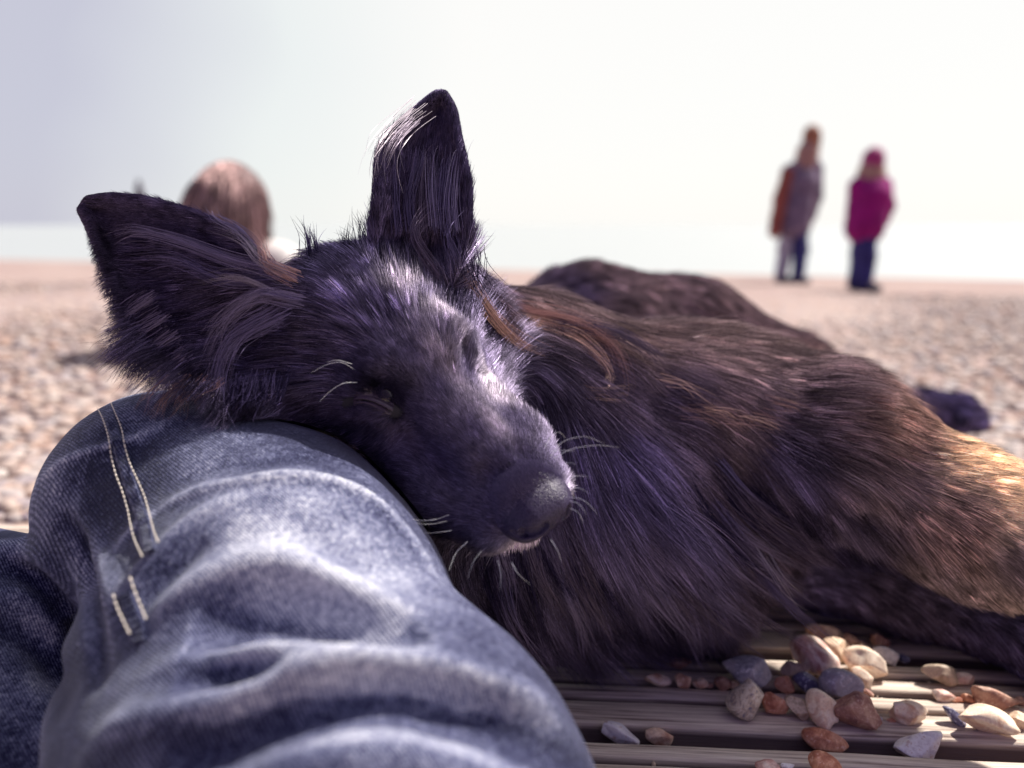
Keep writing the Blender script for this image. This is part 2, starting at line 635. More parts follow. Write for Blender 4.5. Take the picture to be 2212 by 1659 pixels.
def build_deck():
    # cross-section of ridges and grooves from far in front to the far edge
    prof = []
    s = -PERIOD * 8
    prof.append((s, -0.026))
    while s < DECK_FAR - 0.001:
        for typ, w in PAT:
            if typ == 'gap':
                prof += [(s, -0.026), (s + w, -0.026)]
            elif typ == 'g':
                dp = 0.0065
                prof += [(s + 0.0004, -dp), (s + w - 0.0004, -dp)]
            else:
                e = 0.0016
                prof += [(s, -0.0030), (s + e * 0.4, -0.0009), (s + e * 1.3, 0.0), (s + w * 0.5, 0.0004), (s + w - e * 1.3, 0.0), (s + w - e * 0.4, -0.0009), (s + w, -0.0030)]
            s += w
    prof.append((s, -0.026))
    prof = np.array(prof)
    al = np.linspace(-3.2, 3.2, 641)
    n, m = len(al), len(prof)
    A = np.repeat(al[:, None], m, 1)
    S = np.repeat(prof[None, :, 0], n, 0)
    Z = np.repeat(prof[None, :, 1], n, 0)
    rid = np.floor(np.arange(m) / 2)
    jit = np.stack([A.ravel(), S.ravel(), Z.ravel()], 1)
    wob = smooth_noise(jit * np.array([14, 60, 0]), 1.0, 3).reshape(n, m)
    wob2 = smooth_noise(jit * np.array([60, 300, 0]), 1.0, 4).reshape(n, m)
    top = Z > -0.02
    Z = Z + top * (0.0007 * wob + 0.0005 * wob2)
    S = S + top * (0.0005 * wob2)
    V = np.stack([A, S, Z], -1).reshape(-1, 3)
    i, j = np.meshgrid(np.arange(n - 1), np.arange(m - 1), indexing='ij')
    b = (i * m + j).ravel()
    Q = np.stack([b, b + m, b + m + 1, b + 1], 1)
    me = mesh_from('boardwalk', V, Q, smooth=False)
    if sum(p.normal.z for p in me.polygons[:500]) < 0:
        me.flip_normals()
    mt, nt, bs = new_mat('weathered_wood')
    tc = nd(nt, 'ShaderNodeTexCoord')
    mp = nd(nt, 'ShaderNodeMapping'); mp.inputs['Scale'].default_value = (9, 330, 330)
    nt.links.new(tc.outputs['Object'], mp.inputs[0])
    n1 = nd(nt, 'ShaderNodeTexNoise', Scale=1.0, Detail=6.0, Roughness=0.65)
    nt.links.new(mp.outputs[0], n1.inputs['Vector'])
    mp2 = nd(nt, 'ShaderNodeMapping'); mp2.inputs['Scale'].default_value = (3, 42, 42)
    nt.links.new(tc.outputs['Object'], mp2.inputs[0])
    n2 = nd(nt, 'ShaderNodeTexNoise', Scale=1.0, Detail=4.0, Roughness=0.6)
    nt.links.new(mp2.outputs[0], n2.inputs['Vector'])
    fib = ramp(nt, n1.outputs[0], [(0.25, (0.05, 0.035, 0.04)), (0.36, (0.30, 0.23, 0.20)), (0.46, (0.62, 0.53, 0.45)), (0.62, (0.86, 0.78, 0.67))])
    tone = ramp(nt, n2.outputs[0], [(0.3, (0.66, 0.60, 0.60)), (0.5, (0.95, 0.92, 0.90)), (0.7, (1.0, 1.0, 0.98))])
    c = mixc(nt, 1.0, fib.outputs[0], tone.outputs[0], 'MULTIPLY')
    # darker wood down in the grooves and gaps, set by height
    sx = nd(nt, 'ShaderNodeSeparateXYZ'); nt.links.new(tc.outputs['Object'], sx.inputs[0])
    mr = nd(nt, 'ShaderNodeMapRange'); mr.inputs['From Min'].default_value = -0.006; mr.inputs['From Max'].default_value = -0.0012
    nt.links.new(sx.outputs[2], mr.inputs[0])
    c2 = mixc(nt, mr.outputs[0], (0.115, 0.085, 0.085), c)
    nt.links.new(c2, bs.inputs['Base Color'])
    bs.inputs['Roughness'].default_value = 0.85
    bs.inputs['Specular IOR Level'].default_value = 0.25
    bump(nt, bs, n1.outputs[0], 0.9, 0.0016)
    o = link_mesh('boardwalk', me, mt)
    o.location = (DECK_O[0], DECK_O[1], 0)
    o.rotation_euler = (0, 0, math.atan2(DECK_D[1], DECK_D[0]))
    tag(o, 'weathered grey brown grooved timber boardwalk under the dog', 'boardwalk', kind='structure')


def deck_s(p):
    return (p[0] - DECK_O[0]) * DECK_N[0] + (p[1] - DECK_O[1]) * DECK_N[1]


build_beach()
build_sea()
build_deck()
pebble_stuff()



# ------------------------------------------------------------------ the dog
HO = P(900, 762, 0.460)                       # between the eyes
cF = np.array([0.62, -0.66, 0.42]); cF /= np.linalg.norm(cF)
cR = np.array([-0.784, -0.49, 0.387]); cR -= cF * (cR @ cF); cR /= np.linalg.norm(cR)
CAMM = np.stack([RIGHT, UPV, -FWD], 1)        # camera axes (x right, y up, z to viewer) in world
hF = CAMM @ cF; hL = CAMM @ (-cR); hU = np.cross(hF, hL)
if hU @ (CAMM @ np.array([0, .57, .82])) < 0: hU = -hU
HM = np.stack([hF, hL, hU], 1)


def H(x, y, z):
    """head coordinates in mm: forward, dog's left, up"""
    return HO + HM @ (np.array([x + max(x, 0) * 0.03, y + max(x, 0) * 0.045, z]) / 1000.0)


def hcap(a, b, ra, rb, k=0.012, sub=False):
    return cap(H(*a), H(*b), ra / 1000, rb / 1000, k, sub)


def hell(c, r, k=0.010, sub=False, yaw=0, pitch=0, roll=0):
    from mathutils import Euler
    R = np.array(Euler((math.radians(roll), math.radians(pitch), math.radians(yaw))).to_matrix())
    A = (HM @ R).T
    return ell(H(*c), np.array(r) / 1000.0, k, A, sub)


dog_prims = []
D = dog_prims.append
# skull and forehead
D(hell((-62, 0, -40), (64, 52, 44)))
for s in (-1, 1):
    D(hell((-28, s * 17, -24), (40, 24, 26), 0.012))
    D(hcap((-4, s * 35, -34), (-62, s * 50, -42), 13, 17, 0.016))
    D(hell((-45, s * 40, -56), (42, 22, 34), 0.018))
    D(hell((-3, s * 26, -9), (17, 13, 9), 0.012))
# muzzle
D(hcap((-6, 0, -38), (93, 0, -39), 31, 20, 0.016))
for s in (-1, 1):
    D(hcap((8, s * 24, -60), (62, s * 23, -57), 25, 23, 0.014))
    D(hcap((62, s * 23, -57), (92, s * 19, -53), 23, 18, 0.014))
    D(hcap((-30, s * 20, -88), (80, s * 10, -78), 20, 13, 0.014))
D(hcap((60, 0, -72), (98, 0, -70), 13, 10.5, 0.012))
D(hell((-40, 0, -88), (50, 32, 22), 0.02))
for s in (-1, 1):
    for q0, q1 in (((101, s * 14, -66), (82, s * 34, -70)), ((82, s * 34, -70), (50, s * 42, -74)), ((50, s * 42, -74), (15, s * 46, -80))):
        D(hcap(q0, q1, 3.2, 3.2, .006, sub=True))
for s in (-1, 1):
    D(hell((84, s * 13, -21), (10, 5.5, 5), .010, sub=True))
    if s < 0:
        D(hell((48, s * 26, -30), (22, 6, 6), .014, sub=True))
# eye sockets with closed lids
for s in (-1, 1):
    D(hell((15, s * 32, -9), (12, 6, 6.5) if s > 0 else (18, 10, 11), 0.014, sub=True, yaw=s * 20))
    D(hell((1, s * 29, -25), (15, 10, 10), 0.009, yaw=s * 25))
D(cap(H(-62, -46, -62), P(575, 872, .492), .026, .022, .02))
# neck, chest, shoulder
D(cap(H(-70, 0, -60), P(880, 735, .60), .052, .062, .03))
D(cap(P(880, 735, .60), P(1150, 825, .650), .062, .066, .03))
D(cap(P(1150, 825, .650), P(1450, 940, .68), .066, .084, .03))
D(cap(P(1080, 900, .610), P(1230, 1070, .640), .075, .090, .03))
D(cap(P(1230, 1070, .640), P(1450, 1090, .69), .095, .100, .04))
D(cap(P(1160, 1190, .610), P(1480, 1190, .67), .055, .065, .04))
D(cap(P(930, 930, .565), P(1050, 1190, .585), .050, .058, .03))
D(cap(P(900, 760, .58), P(930, 930, .565), .060, .050, .03))
# trunk going back to the haunches
D(cap(P(1450, 990, .72), P(1400, 890, .95), .082, .085, .04))
D(cap(P(1450, 1090, .72), P(1420, 960, .98), .100, .095, .05))
D(cap(P(1400, 890, .95), P(1275, 778, 1.14), .085, .124, .04))
D(cap(P(1275, 772, 1.14), P(1450, 772, 1.18), .124, .120, .06))
# thigh, hind leg and paw
D(cap(P(1490, 760, 1.17), P(1680, 800, 1.15), .100, .066, .05))
D(cap(P(1660, 810, 1.15), P(1860, 858, 1.24), .058, .036, .03))
D(cap(P(1860, 858, 1.24), P(1985, 884, 1.33), .034, .028, .02))
D(cap(P(1985, 886, 1.33), P(2070, 893, 1.33), .030, .034, .02))
for k_ in range(4):
    D(cap(P(2080, 880 + k_ * 9, 1.345 - k_ * .018), P(2112, 890 + k_ * 9, 1.345 - k_ * .018), .015, .013, .006))
# upper foreleg (lit) and lower foreleg
D(cap(P(1500, 890, .68), P(1790, 985, .625), .078, .066, .04))
D(cap(P(1790, 985, .625), P(2060, 1115, .57), .066, .047, .03))
D(cap(P(2060, 1115, .57), P(2420, 1270, .50), .047, .036, .03))
D(cap(P(2420, 1270, .50), P(2800, 1600, .475), .036, .028, .02))
D(ell(P(2880, 1680, .47), (.036, .028, .024), .015))
D(cap(P(1480, 1160, .745), P(1760, 1192, .735), .050, .042, .04))
D(cap(P(1760, 1192, .735), P(1960, 1258, .695), .042, .040, .04))
D(cap(P(1960, 1258, .695), P(2330, 1395, .61), .040, .034, .03))
D(cap(P(2330, 1395, .61), P(2700, 1480, .57), .034, .027, .03))
D(ell(P(2780, 1500, .56), (.036, .028, .022), .015))

# ears as cupped leaves: two edge curves in the measuring frame with depth, cupped away from the viewer
def resample(pts, n):
    pts = np.asarray(pts, float)
    d = np.r_[0, np.cumsum(np.linalg.norm(np.diff(pts[:, :2], axis=0), axis=1))]
    t = np.linspace(0, d[-1], n)
    return np.stack([np.interp(t, d, pts[:, k]) for k in range(pts.shape[1])], 1)


def spline(pts, n):
    """smooth resampling of a polyline (Catmull-Rom)"""
    pts = np.asarray(pts, float)
    ext = np.vstack([2 * pts[0] - pts[1], pts, 2 * pts[-1] - pts[-2]])
    out = []
    m = len(pts) - 1
    for t in np.linspace(0, m - 1e-6, n):
        i = int(t); f = t - i
        p0, p1, p2, p3 = ext[i:i + 4]
        out.append(0.5 * ((2 * p1) + (-p0 + p2) * f + (2 * p0 - 5 * p1 + 4 * p2 - p3) * f * f + (-p0 + 3 * p1 - 3 * p2 + p3) * f ** 3))
    return np.array(out)


def ear_surface(edge_a, edge_b, cup, n=46, m=30):
    ea, eb = spline(edge_a, n), spline(edge_b, n)
    pts = np.zeros((n, m, 3))
    for i in range(n):
        s = i / (n - 1)
        for j in range(m):
            t = j / (m - 1)
            q = ea[i] * (1 - t) + eb[i] * t
            w = (1 - (2 * t - 1) ** 2)
            dd = q[2] + cup * w * (1 - 0.75 * s)
            pts[i, j] = P(q[0], q[1], dd)
    return pts


# edges run base -> tip, (u, v, depth)
EAR_R = ear_surface([(690, 640, .492), (600, 590, .480), (520, 520, .476), (430, 470, .480), (330, 440, .488), (245, 430, .495), (195, 436, .499)],
                    [(600, 870, .475), (500, 860, .464), (380, 800, .468), (285, 690, .478), (235, 580, .486), (203, 500, .494), (182, 455, .499)], .028)
EAR_L = ear_surface([(800, 590, .500), (806, 530, .505), (815, 450, .505), (818, 390, .508), (826, 330, .514), (872, 268, .520), (925, 222, .526), (945, 208, .528)],
                    [(980, 620, .510), (1008, 545, .516), (1008, 480, .516), (1008, 410, .518), (998, 350, .520), (985, 290, .524), (975, 240, .527), (958, 208, .529)], .025)


def add_leaf(F, pts, thick, k=0.006):
    """union of a thick sheet given by a point lattice, evaluated on its local grid"""
    flat = pts.reshape(-1, 3)
    lo, hi = flat.min(0) - 0.02, flat.max(0) + 0.02
    i0, i1 = np.searchsorted(F.xs, [lo[0], hi[0]]); j0, j1 = np.searchsorted(F.ys, [lo[1], hi[1]]); k0, k1 = np.searchsorted(F.zs, [lo[2], hi[2]])
    X, Y, Z = np.meshgrid(F.xs[i0:i1], F.ys[j0:j1], F.zs[k0:k1], indexing='ij')
    g = np.stack([X.ravel(), Y.ravel(), Z.ravel()], 1).astype(np.float32)
    best = np.full(len(g), 1e9, dtype=np.float32)
    fl = flat.astype(np.float32)
    # coarse cull then exact distance to the lattice points
    cc = fl[::40]
    dmin = np.full(len(g), 1e9, dtype=np.float32)
    for c in cc:
        dmin = np.minimum(dmin, ((g - c) ** 2).sum(1))
    near = dmin < 0.030 ** 2
    gn = g[near]
    bn = np.full(len(gn), 1e9, dtype=np.float32)
    for s in range(0, len(gn), 20000):
        a = gn[s:s + 20000]
        d2 = (a ** 2).sum(1)[:, None] + (fl ** 2).sum(1)[None] - 2 * a @ fl.T
        bn[s:s + 20000] = d2.min(1)
    best[near] = np.sqrt(np.maximum(bn, 0))
    d = np.where(near, best - thick, 0.02).reshape(X.shape).astype(np.float32)
    sub = F.F[i0:i1, j0:j1, k0:k1]
    h = np.maximum(k - np.abs(sub - d), 0) / k
    F.F[i0:i1, j0:j1, k0:k1] = np.minimum(sub, d) - h * h * k * 0.25


lo = np.array([-0.42, 0.30, -0.02]); hi = np.array([0.96, 1.56, 0.60])
xs = graded(lo[0], hi[0], -0.27, 0.10, 0.0020, 0.0060)
ys = graded(lo[1], hi[1], 0.36, 0.58, 0.0020, 0.0080)
zs = graded(lo[2], hi[2], 0.09, 0.53, 0.0020, 0.0060)
dogF = Field(xs, ys, zs)
for p in dog_prims:
    dogF.add(p)
add_leaf(dogF, EAR_R, 0.0030)
add_leaf(dogF, EAR_L, 0.0030)
dV, dQ = dogF.mesh()
print('pre', len(dV)); dV, dQ = keep_largest(dV, dQ)
dN = vnormals(dV, dQ)
print('dog mesh', len(dV), dogF.F.shape)

dog = empty('dog', tuple(P(1300, 1100, .65) * np.array([1, 1, 0])))
tag(dog, 'long haired black dog asleep with its head resting on blue jeans', 'dog')
skin, nt, bs = new_mat('dark_skin')
bs.inputs['Base Color'].default_value = (0.012, 0.010, 0.020, 1)
bs.inputs['Roughness'].default_value = 0.6
dog_me = mesh_from('body', dV, dQ)
link_mesh('body', dog_me, skin, dog)


# closed eyes: a finely modelled patch of lids with the slit, the rims and the folds round it
SLIT_R = [(752, 874), (778, 863), (806, 866), (835, 879), (862, 893)]
SLIT_L = [(1012, 728), (1008, 745), (1000, 763), (988, 780)]
FOLDS_R = [([(748, 850), (775, 832), (812, 828), (850, 845), (875, 872)], .0016), ([(750, 892), (785, 903), (825, 905), (860, 906)], .0012), ([(862, 893), (885, 906), (900, 918)], .0014)]
FOLDS_L = [([(985, 722), (982, 748), (975, 770)], .0014), ([(988, 780), (975, 795), (955, 808)], .0012)]
EYE_SLITS = []


def on_skin(pts, n):
    out = []
    for u, v in spline(pts, n):
        d = surf(dog_prims, u, v, .36)
        if d is not None:
            out.append(P(u, v, d))
    return out


def build_lids():
    mt, nt, bs = new_mat('lid_skin')
    bs.inputs['Base Color'].default_value = (0.050, 0.032, 0.058, 1)
    bs.inputs['Roughness'].default_value = 0.38
    def mirror(pts):
        out = []
        for p in pts:
            q = HM.T @ (p - HO) * 1000
            out.append(HO + HM @ (np.array([q[0], -q[1] + 2 * max(q[0], 0) * .045, q[2]]) / 1000))
        return out
    for side in (0, 1):
        line = on_skin(SLIT_R, 15)
        fl = [(on_skin(pts, 12), r_) for pts, r_ in FOLDS_R]
        if side:
            line = mirror(line)
            fl = [(mirror(q), r_ * .8) for q, r_ in fl]
        inw = HM @ np.array([-.25, -1.0 if side else 1.0, -.35]); inw /= np.linalg.norm(inw)
        EYE_SLITS.extend(line)
        c = np.mean(line, 0)
        ax = np.arange(-.019, .019, .0005)
        F = Field(c[0] + ax, c[1] + ax, c[2] + ax)
        for p in dog_prims: F.add(p, .03)
        F.F -= .0004
        for p0, p1 in zip(line[:-1], line[1:]) if not side else ():
            t = inw
            F.add(cap(p0 - t * .0003, p1 - t * .0001, .0017, .0017, .0016), .004)          # lid margins stand up
        for p0, p1 in zip(line[:-1], line[1:]) if side else ():
            F.add(cap(p0, p1, .0011, .0011, .002, True), .004)
        for p0, p1 in zip(line[:-1], line[1:]) if not side else ():
            t = inw
            F.add(cap(p0 - t * .0022, p1 - t * .0022, .0010, .0010, .0006, True), .004)
            F.add(cap(p0 + t * .0004, p1 + t * .0004, .0011, .0011, .0006, True), .004)
        for q, r_ in fl:
            for p0, p1 in zip(q[:-1], q[1:]):
                F.add(cap(p0, p1, r_, r_, .002, True), .005)
        if side:
            continue
        V, Q = F.mesh()
        keep = np.linalg.norm(V - c, axis=1) < .0125
        Q = Q[keep[Q].all(1)]
        used = np.unique(Q); mp = np.full(len(V), -1); mp[used] = np.arange(len(used))
        V, Q = V[used], mp[Q]
        V, Q = keep_largest(V, Q)
        link_mesh('eyelids', mesh_from('eyelids', V, Q), mt, dog)
    # a few lash glints
    return


build_lids()
EYE_SLITS = np.array(EYE_SLITS)


# nose leather
def build_nose():
    c = H(108, 0, -33)
    ax = np.arange(-0.030, 0.030, 0.0006)
    F = Field(c[0] + ax, c[1] + ax, c[2] + ax)
    F.add(hell((100, 0, -31), (21, 20.5, 15.5), .006, pitch=16))
    F.add(hcap((112, -7, -31), (112, 7, -31), 11, 11, .006))
    for s in (-1, 1):
        F.add(hell((107, s * 14.0, -36), (14, 9.5, 10.5), .006, yaw=-s * 12))
    F.add(hell((114, 0, -46), (6, 5, 9), .004))
    def hole(pts, r_, push):
        w = []
        for u, v in pts:
            d = surf_field(F, u, v, .38, .50)
            if d is not None: w.append(P(u, v, d + push))
        for p0, p1 in zip(w[:-1], w[1:]):
            F.add(cap(p0, p1, r_, r_, .0012, True))
    hole([(1134, 1152), (1150, 1151), (1166, 1147), (1176, 1140)], .0036, .0012)
    hole([(1108, 1150), (1120, 1156), (1134, 1154)], .0013, .0)
    hole([(1214, 1128), (1222, 1116), (1228, 1102)], .0032, .0012)
    hole([(1193, 1128), (1190, 1145), (1184, 1165)], .0007, .0)
    V, Q = F.mesh()
    V, Q = keep_largest(V, Q)
    me = mesh_from('nose', V, Q)
    mt, nt, bs = new_mat('nose_leather')
    tc = nd(nt, 'ShaderNodeTexCoord')
    vo = nd(nt, 'ShaderNodeTexVoronoi', Scale=1150.0)
    no = nd(nt, 'ShaderNodeTexNoise', Scale=300.0, Detail=2.0)
    nt.links.new(tc.outputs['Object'], no.inputs['Vector'])
    vm = nd(nt, 'ShaderNodeVectorMath', operation='MULTIPLY_ADD')
    nt.links.new(no.outputs['Color'], vm.inputs[0]); vm.inputs[1].default_value = (0.0008,) * 3
    nt.links.new(tc.outputs['Object'], vm.inputs[2])
    nt.links.new(vm.outputs[0], vo.inputs['Vector'])
    r = ramp(nt, vo.outputs['Distance'], [(0.0, (1, 1, 1)), (0.45, (0.75, 0.75, 0.75)), (0.75, (0, 0, 0))])
    bump(nt, bs, r.outputs[0], 0.45, 0.0005)
    cc = mixc(nt, r.outputs[0], (0.020, 0.013, 0.038), (0.050, 0.038, 0.082))
    nt.links.new(cc, bs.inputs['Base Color'])
    bs.inputs['Roughness'].default_value = 0.34
    bs.inputs['Specular IOR Level'].default_value = 0.30
    link_mesh('nose', me, mt, dog)
    return V, Q


NOSE_V, NOSE_Q = build_nose()


# eyes: narrow glints of the eyeball behind the nearly closed lids
def build_eyes():
    mt, nt, bs = new_mat('wet_eye')
    bs.inputs['Base Color'].default_value = (0.015, 0.010, 0.012, 1)
    bs.inputs['Roughness'].default_value = 0.08
    for s in (-1,):
        V0, F0 = ico(3)
        V = V0 * 0.0088 + (EYE_SLITS[:15].mean(0) if s < 0 else EYE_SLITS[15:].mean(0)) + (HM @ np.array([-.25, -s, -.35])) * .0092
        link_mesh('eye', mesh_from('eye', V, F0), mt, dog)


build_eyes()

# ------------------------------------------------------------------ the person whose knee the dog rests on (only the jeans are seen)
jp = []
J = jp.append
KS = 1.11
def Jc(q0, q1, r0, r1, k): J(cap(P(q0[0], q0[1], q0[2] * KS), P(q1[0], q1[1], q1[2] * KS), r0 * KS, r1 * KS, k))
Jc((360, 1096, .455), (585, 1218, .425), .069, .070, .02)
Jc((585, 1218, .425), (640, 1350, .385), .070, .072, .03)
Jc((640, 1350, .385), (700, 1560, .345), .072, .074, .03)
Jc((480, 1500, .375), (560, 1850, .330), .072, .080, .04)
Jc((800, 1800, .315), (1000, 2300, .290), .088, .090, .03)
Jc((640, 1740, .330), (800, 1800, .315), .080, .088, .03)
Jc((560, 1850, .330), (700, 2300, .290), .080, .09, .04)
base_right = list(jp)
lp = [cap(P(-110, 1415, .435), P(-60, 1850, .385), .066, .074, .03),
      cap(P(-60, 1850, .385), P(100, 2400, .33), .074, .09, .03),
      cap(P(-110, 1415, .435), P(-500, 1420, .55), .066, .08, .03)]


FOLDS = [   # line in the measuring frame, height mm (+ roll, - crease), half width mm
    ([(330, 1110), (400, 1072), (520, 1042), (640, 1030), (740, 1048), (820, 1090), (890, 1160), (945, 1250)], 4.5, 3.6),
    ([(360, 1050), (450, 1020), (560, 1000), (660, 990), (760, 1005)], -2.5, 6),
    ([(321, 1345), (400, 1285), (488, 1238), (595, 1220), (680, 1244), (750, 1275), (850, 1310), (930, 1332)], 9.0, 6.5),
    ([(400, 1388), (500, 1350), (620, 1328), (740, 1348), (850, 1368), (935, 1368)], -19, 8.5),
    ([(560, 1300), (640, 1290), (760, 1325), (860, 1345)], -4, 7),
    ([(240, 1500), (370, 1440), (476, 1412), (625, 1400), (774, 1412), (900, 1398), (985, 1372)], 5.5, 6),
    ([(380, 1490), (470, 1462), (560, 1450), (640, 1443)], -8, 5),
    ([(150, 1670), (230, 1600), (310, 1560), (476, 1530), (560, 1500), (625, 1476), (720, 1456), (833, 1444), (982, 1458), (1101, 1490), (1190, 1536), (1290, 1640)], 13, 7),
    ([(370, 1670), (470, 1605), (595, 1545), (690, 1518), (774, 1503), (870, 1500), (952, 1508), (1071, 1540), (1150, 1578), (1225, 1630), (1290, 1700)], -26, 8.5),
    ([(900, 1535), (1000, 1550), (1090, 1600), (1150, 1670)], -7, 7),
    ([(500, 1700), (620, 1620), (760, 1580), (880, 1590), (1000, 1640), (1060, 1720)], 5, 12),
    ([(120, 1115), (160, 1150), (182, 1220), (195, 1300), (212, 1420), (225, 1480)], -8, 4.5),
    ([(150, 1110), (200, 1150), (222, 1220), (236, 1300), (240, 1380)], 3.5, 5),
    ([(75, 1045), (140, 995), (230, 963), (300, 945), (370, 905)], 2.4, 2.4),
    ([(95, 1085), (170, 1050), (240, 1030)], -1.6, 5),
    ([(250, 1300), (300, 1235), (370, 1165), (450, 1105), (560, 1055)], 4.5, 5),
    ([(285, 1340), (340, 1265), (400, 1205), (450, 1160)], -4.5, 5),
    ([(250, 1180), (300, 1130), (330, 1110)], 2.0, 3),
    ([(560, 930), (640, 960), (720, 1010)], 1.2, 5),
    ([(-60, 1195), (30, 1185), (100, 1215), (150, 1280)], 4, 6),
    ([(-60, 1235), (40, 1235), (110, 1275), (140, 1330)], -4, 5),
    ([(-60, 1290), (40, 1290), (100, 1340), (150, 1430)], 4, 6),
    ([(-60, 1360), (40, 1370), (110, 1440), (150, 1540)], -5, 6),
    ([(-60, 1450), (40, 1470), (100, 1560), (110, 1680)], 3.5, 8),
]
for q in lp:
    q['a'] = C0 + (q['a'] - C0) * KS; q['b'] = C0 + (q['b'] - C0) * KS; q['ra'] *= KS; q['rb'] *= KS
jp += lp
FOLD3 = []
for pts, amp, wid in FOLDS:
    out = []
    for u, v in spline(pts, len(pts) * 5):
        d = surf(jp, u, v)
        if d is not None:
            out.append(P(u, v, d))
    FOLD3.append((np.array(out), amp / 1000, wid / 1000))
# outseam: a doubled strip of cloth along the leg
SEAM_MID = [(234, 892), (252, 950), (262, 985), (285, 1060), (307, 1120), (318, 1170), (322, 1190)]
SEAM2 = [(268, 1283), (277, 1305), (292, 1345), (300, 1385)]
seam_base = list(jp)
jF = Field(graded(-0.62, 0.12, -0.30, 0.06, 0.0022, 0.008), graded(0.05, 0.66, 0.22, 0.52, 0.0022, 0.008), graded(-0.16, 0.36, -0.0, 0.32, 0.0022, 0.006))
for p in jp:
    jF.add(p)
near = np.argwhere(np.abs(jF.F) < 0.028)
npt = np.stack([jF.xs[near[:, 0]], jF.ys[near[:, 1]], jF.zs[near[:, 2]]], 1).astype(np.float32)
disp = np.zeros(len(npt), dtype=np.float32)
for L_, amp, wid in FOLD3:
    lo_, hi_ = L_.min(0) - 3.2 * wid - .01, L_.max(0) + 3.2 * wid + .01
    m = np.flatnonzero(((npt > lo_) & (npt < hi_)).all(1))
    if len(m) == 0: continue
    q = npt[m]
    best = np.full(len(q), 9.0, dtype=np.float32); at_ = np.zeros(len(q), dtype=np.float32)
    n_ = len(L_)
    for i in range(n_ - 1):
        a_, b_ = L_[i].astype(np.float32), L_[i + 1].astype(np.float32)
        ab = b_ - a_
        t = np.clip(((q - a_) @ ab) / max(float(ab @ ab), 1e-9), 0, 1)
        d2 = ((q - a_ - t[:, None] * ab) ** 2).sum(1)
        c_ = d2 < best
        best[c_] = d2[c_]; at_[c_] = ((i + t) / (n_ - 1))[c_]
    env = np.clip(np.sin(np.pi * np.clip(at_, .0, 1)), 0, 1) ** 0.8
    # falloff measured along the cloth: distance off the surface is taken out
    off = np.abs(jF.F[near[m, 0], near[m, 1], near[m, 2]])
    dd = np.maximum(best - off ** 2 * .8, 0)
    disp[m] += amp * env * np.exp(-dd / (2 * wid * wid))
jF.F[near[:, 0], near[:, 1], near[:, 2]] -= disp
jV, jQ = jF.mesh()
jV, jQ = keep_largest(jV, jQ)
# fine wrinkling of the cloth
jN = vnormals(jV, jQ)
w = 0.0003 * smooth_noise(jV, 160, 11) + 0.0005 * smooth_noise(jV, 60, 12)
jV = jV + jN * w[:, None]
print('jeans mesh', len(jV), jF.F.shape)

person_legs = empty('person', tuple(P(600, 1500, .40) * np.array([1, 1, 0])))
tag(person_legs, 'person in faded blue jeans sitting with bent knee under the dog head', 'person')


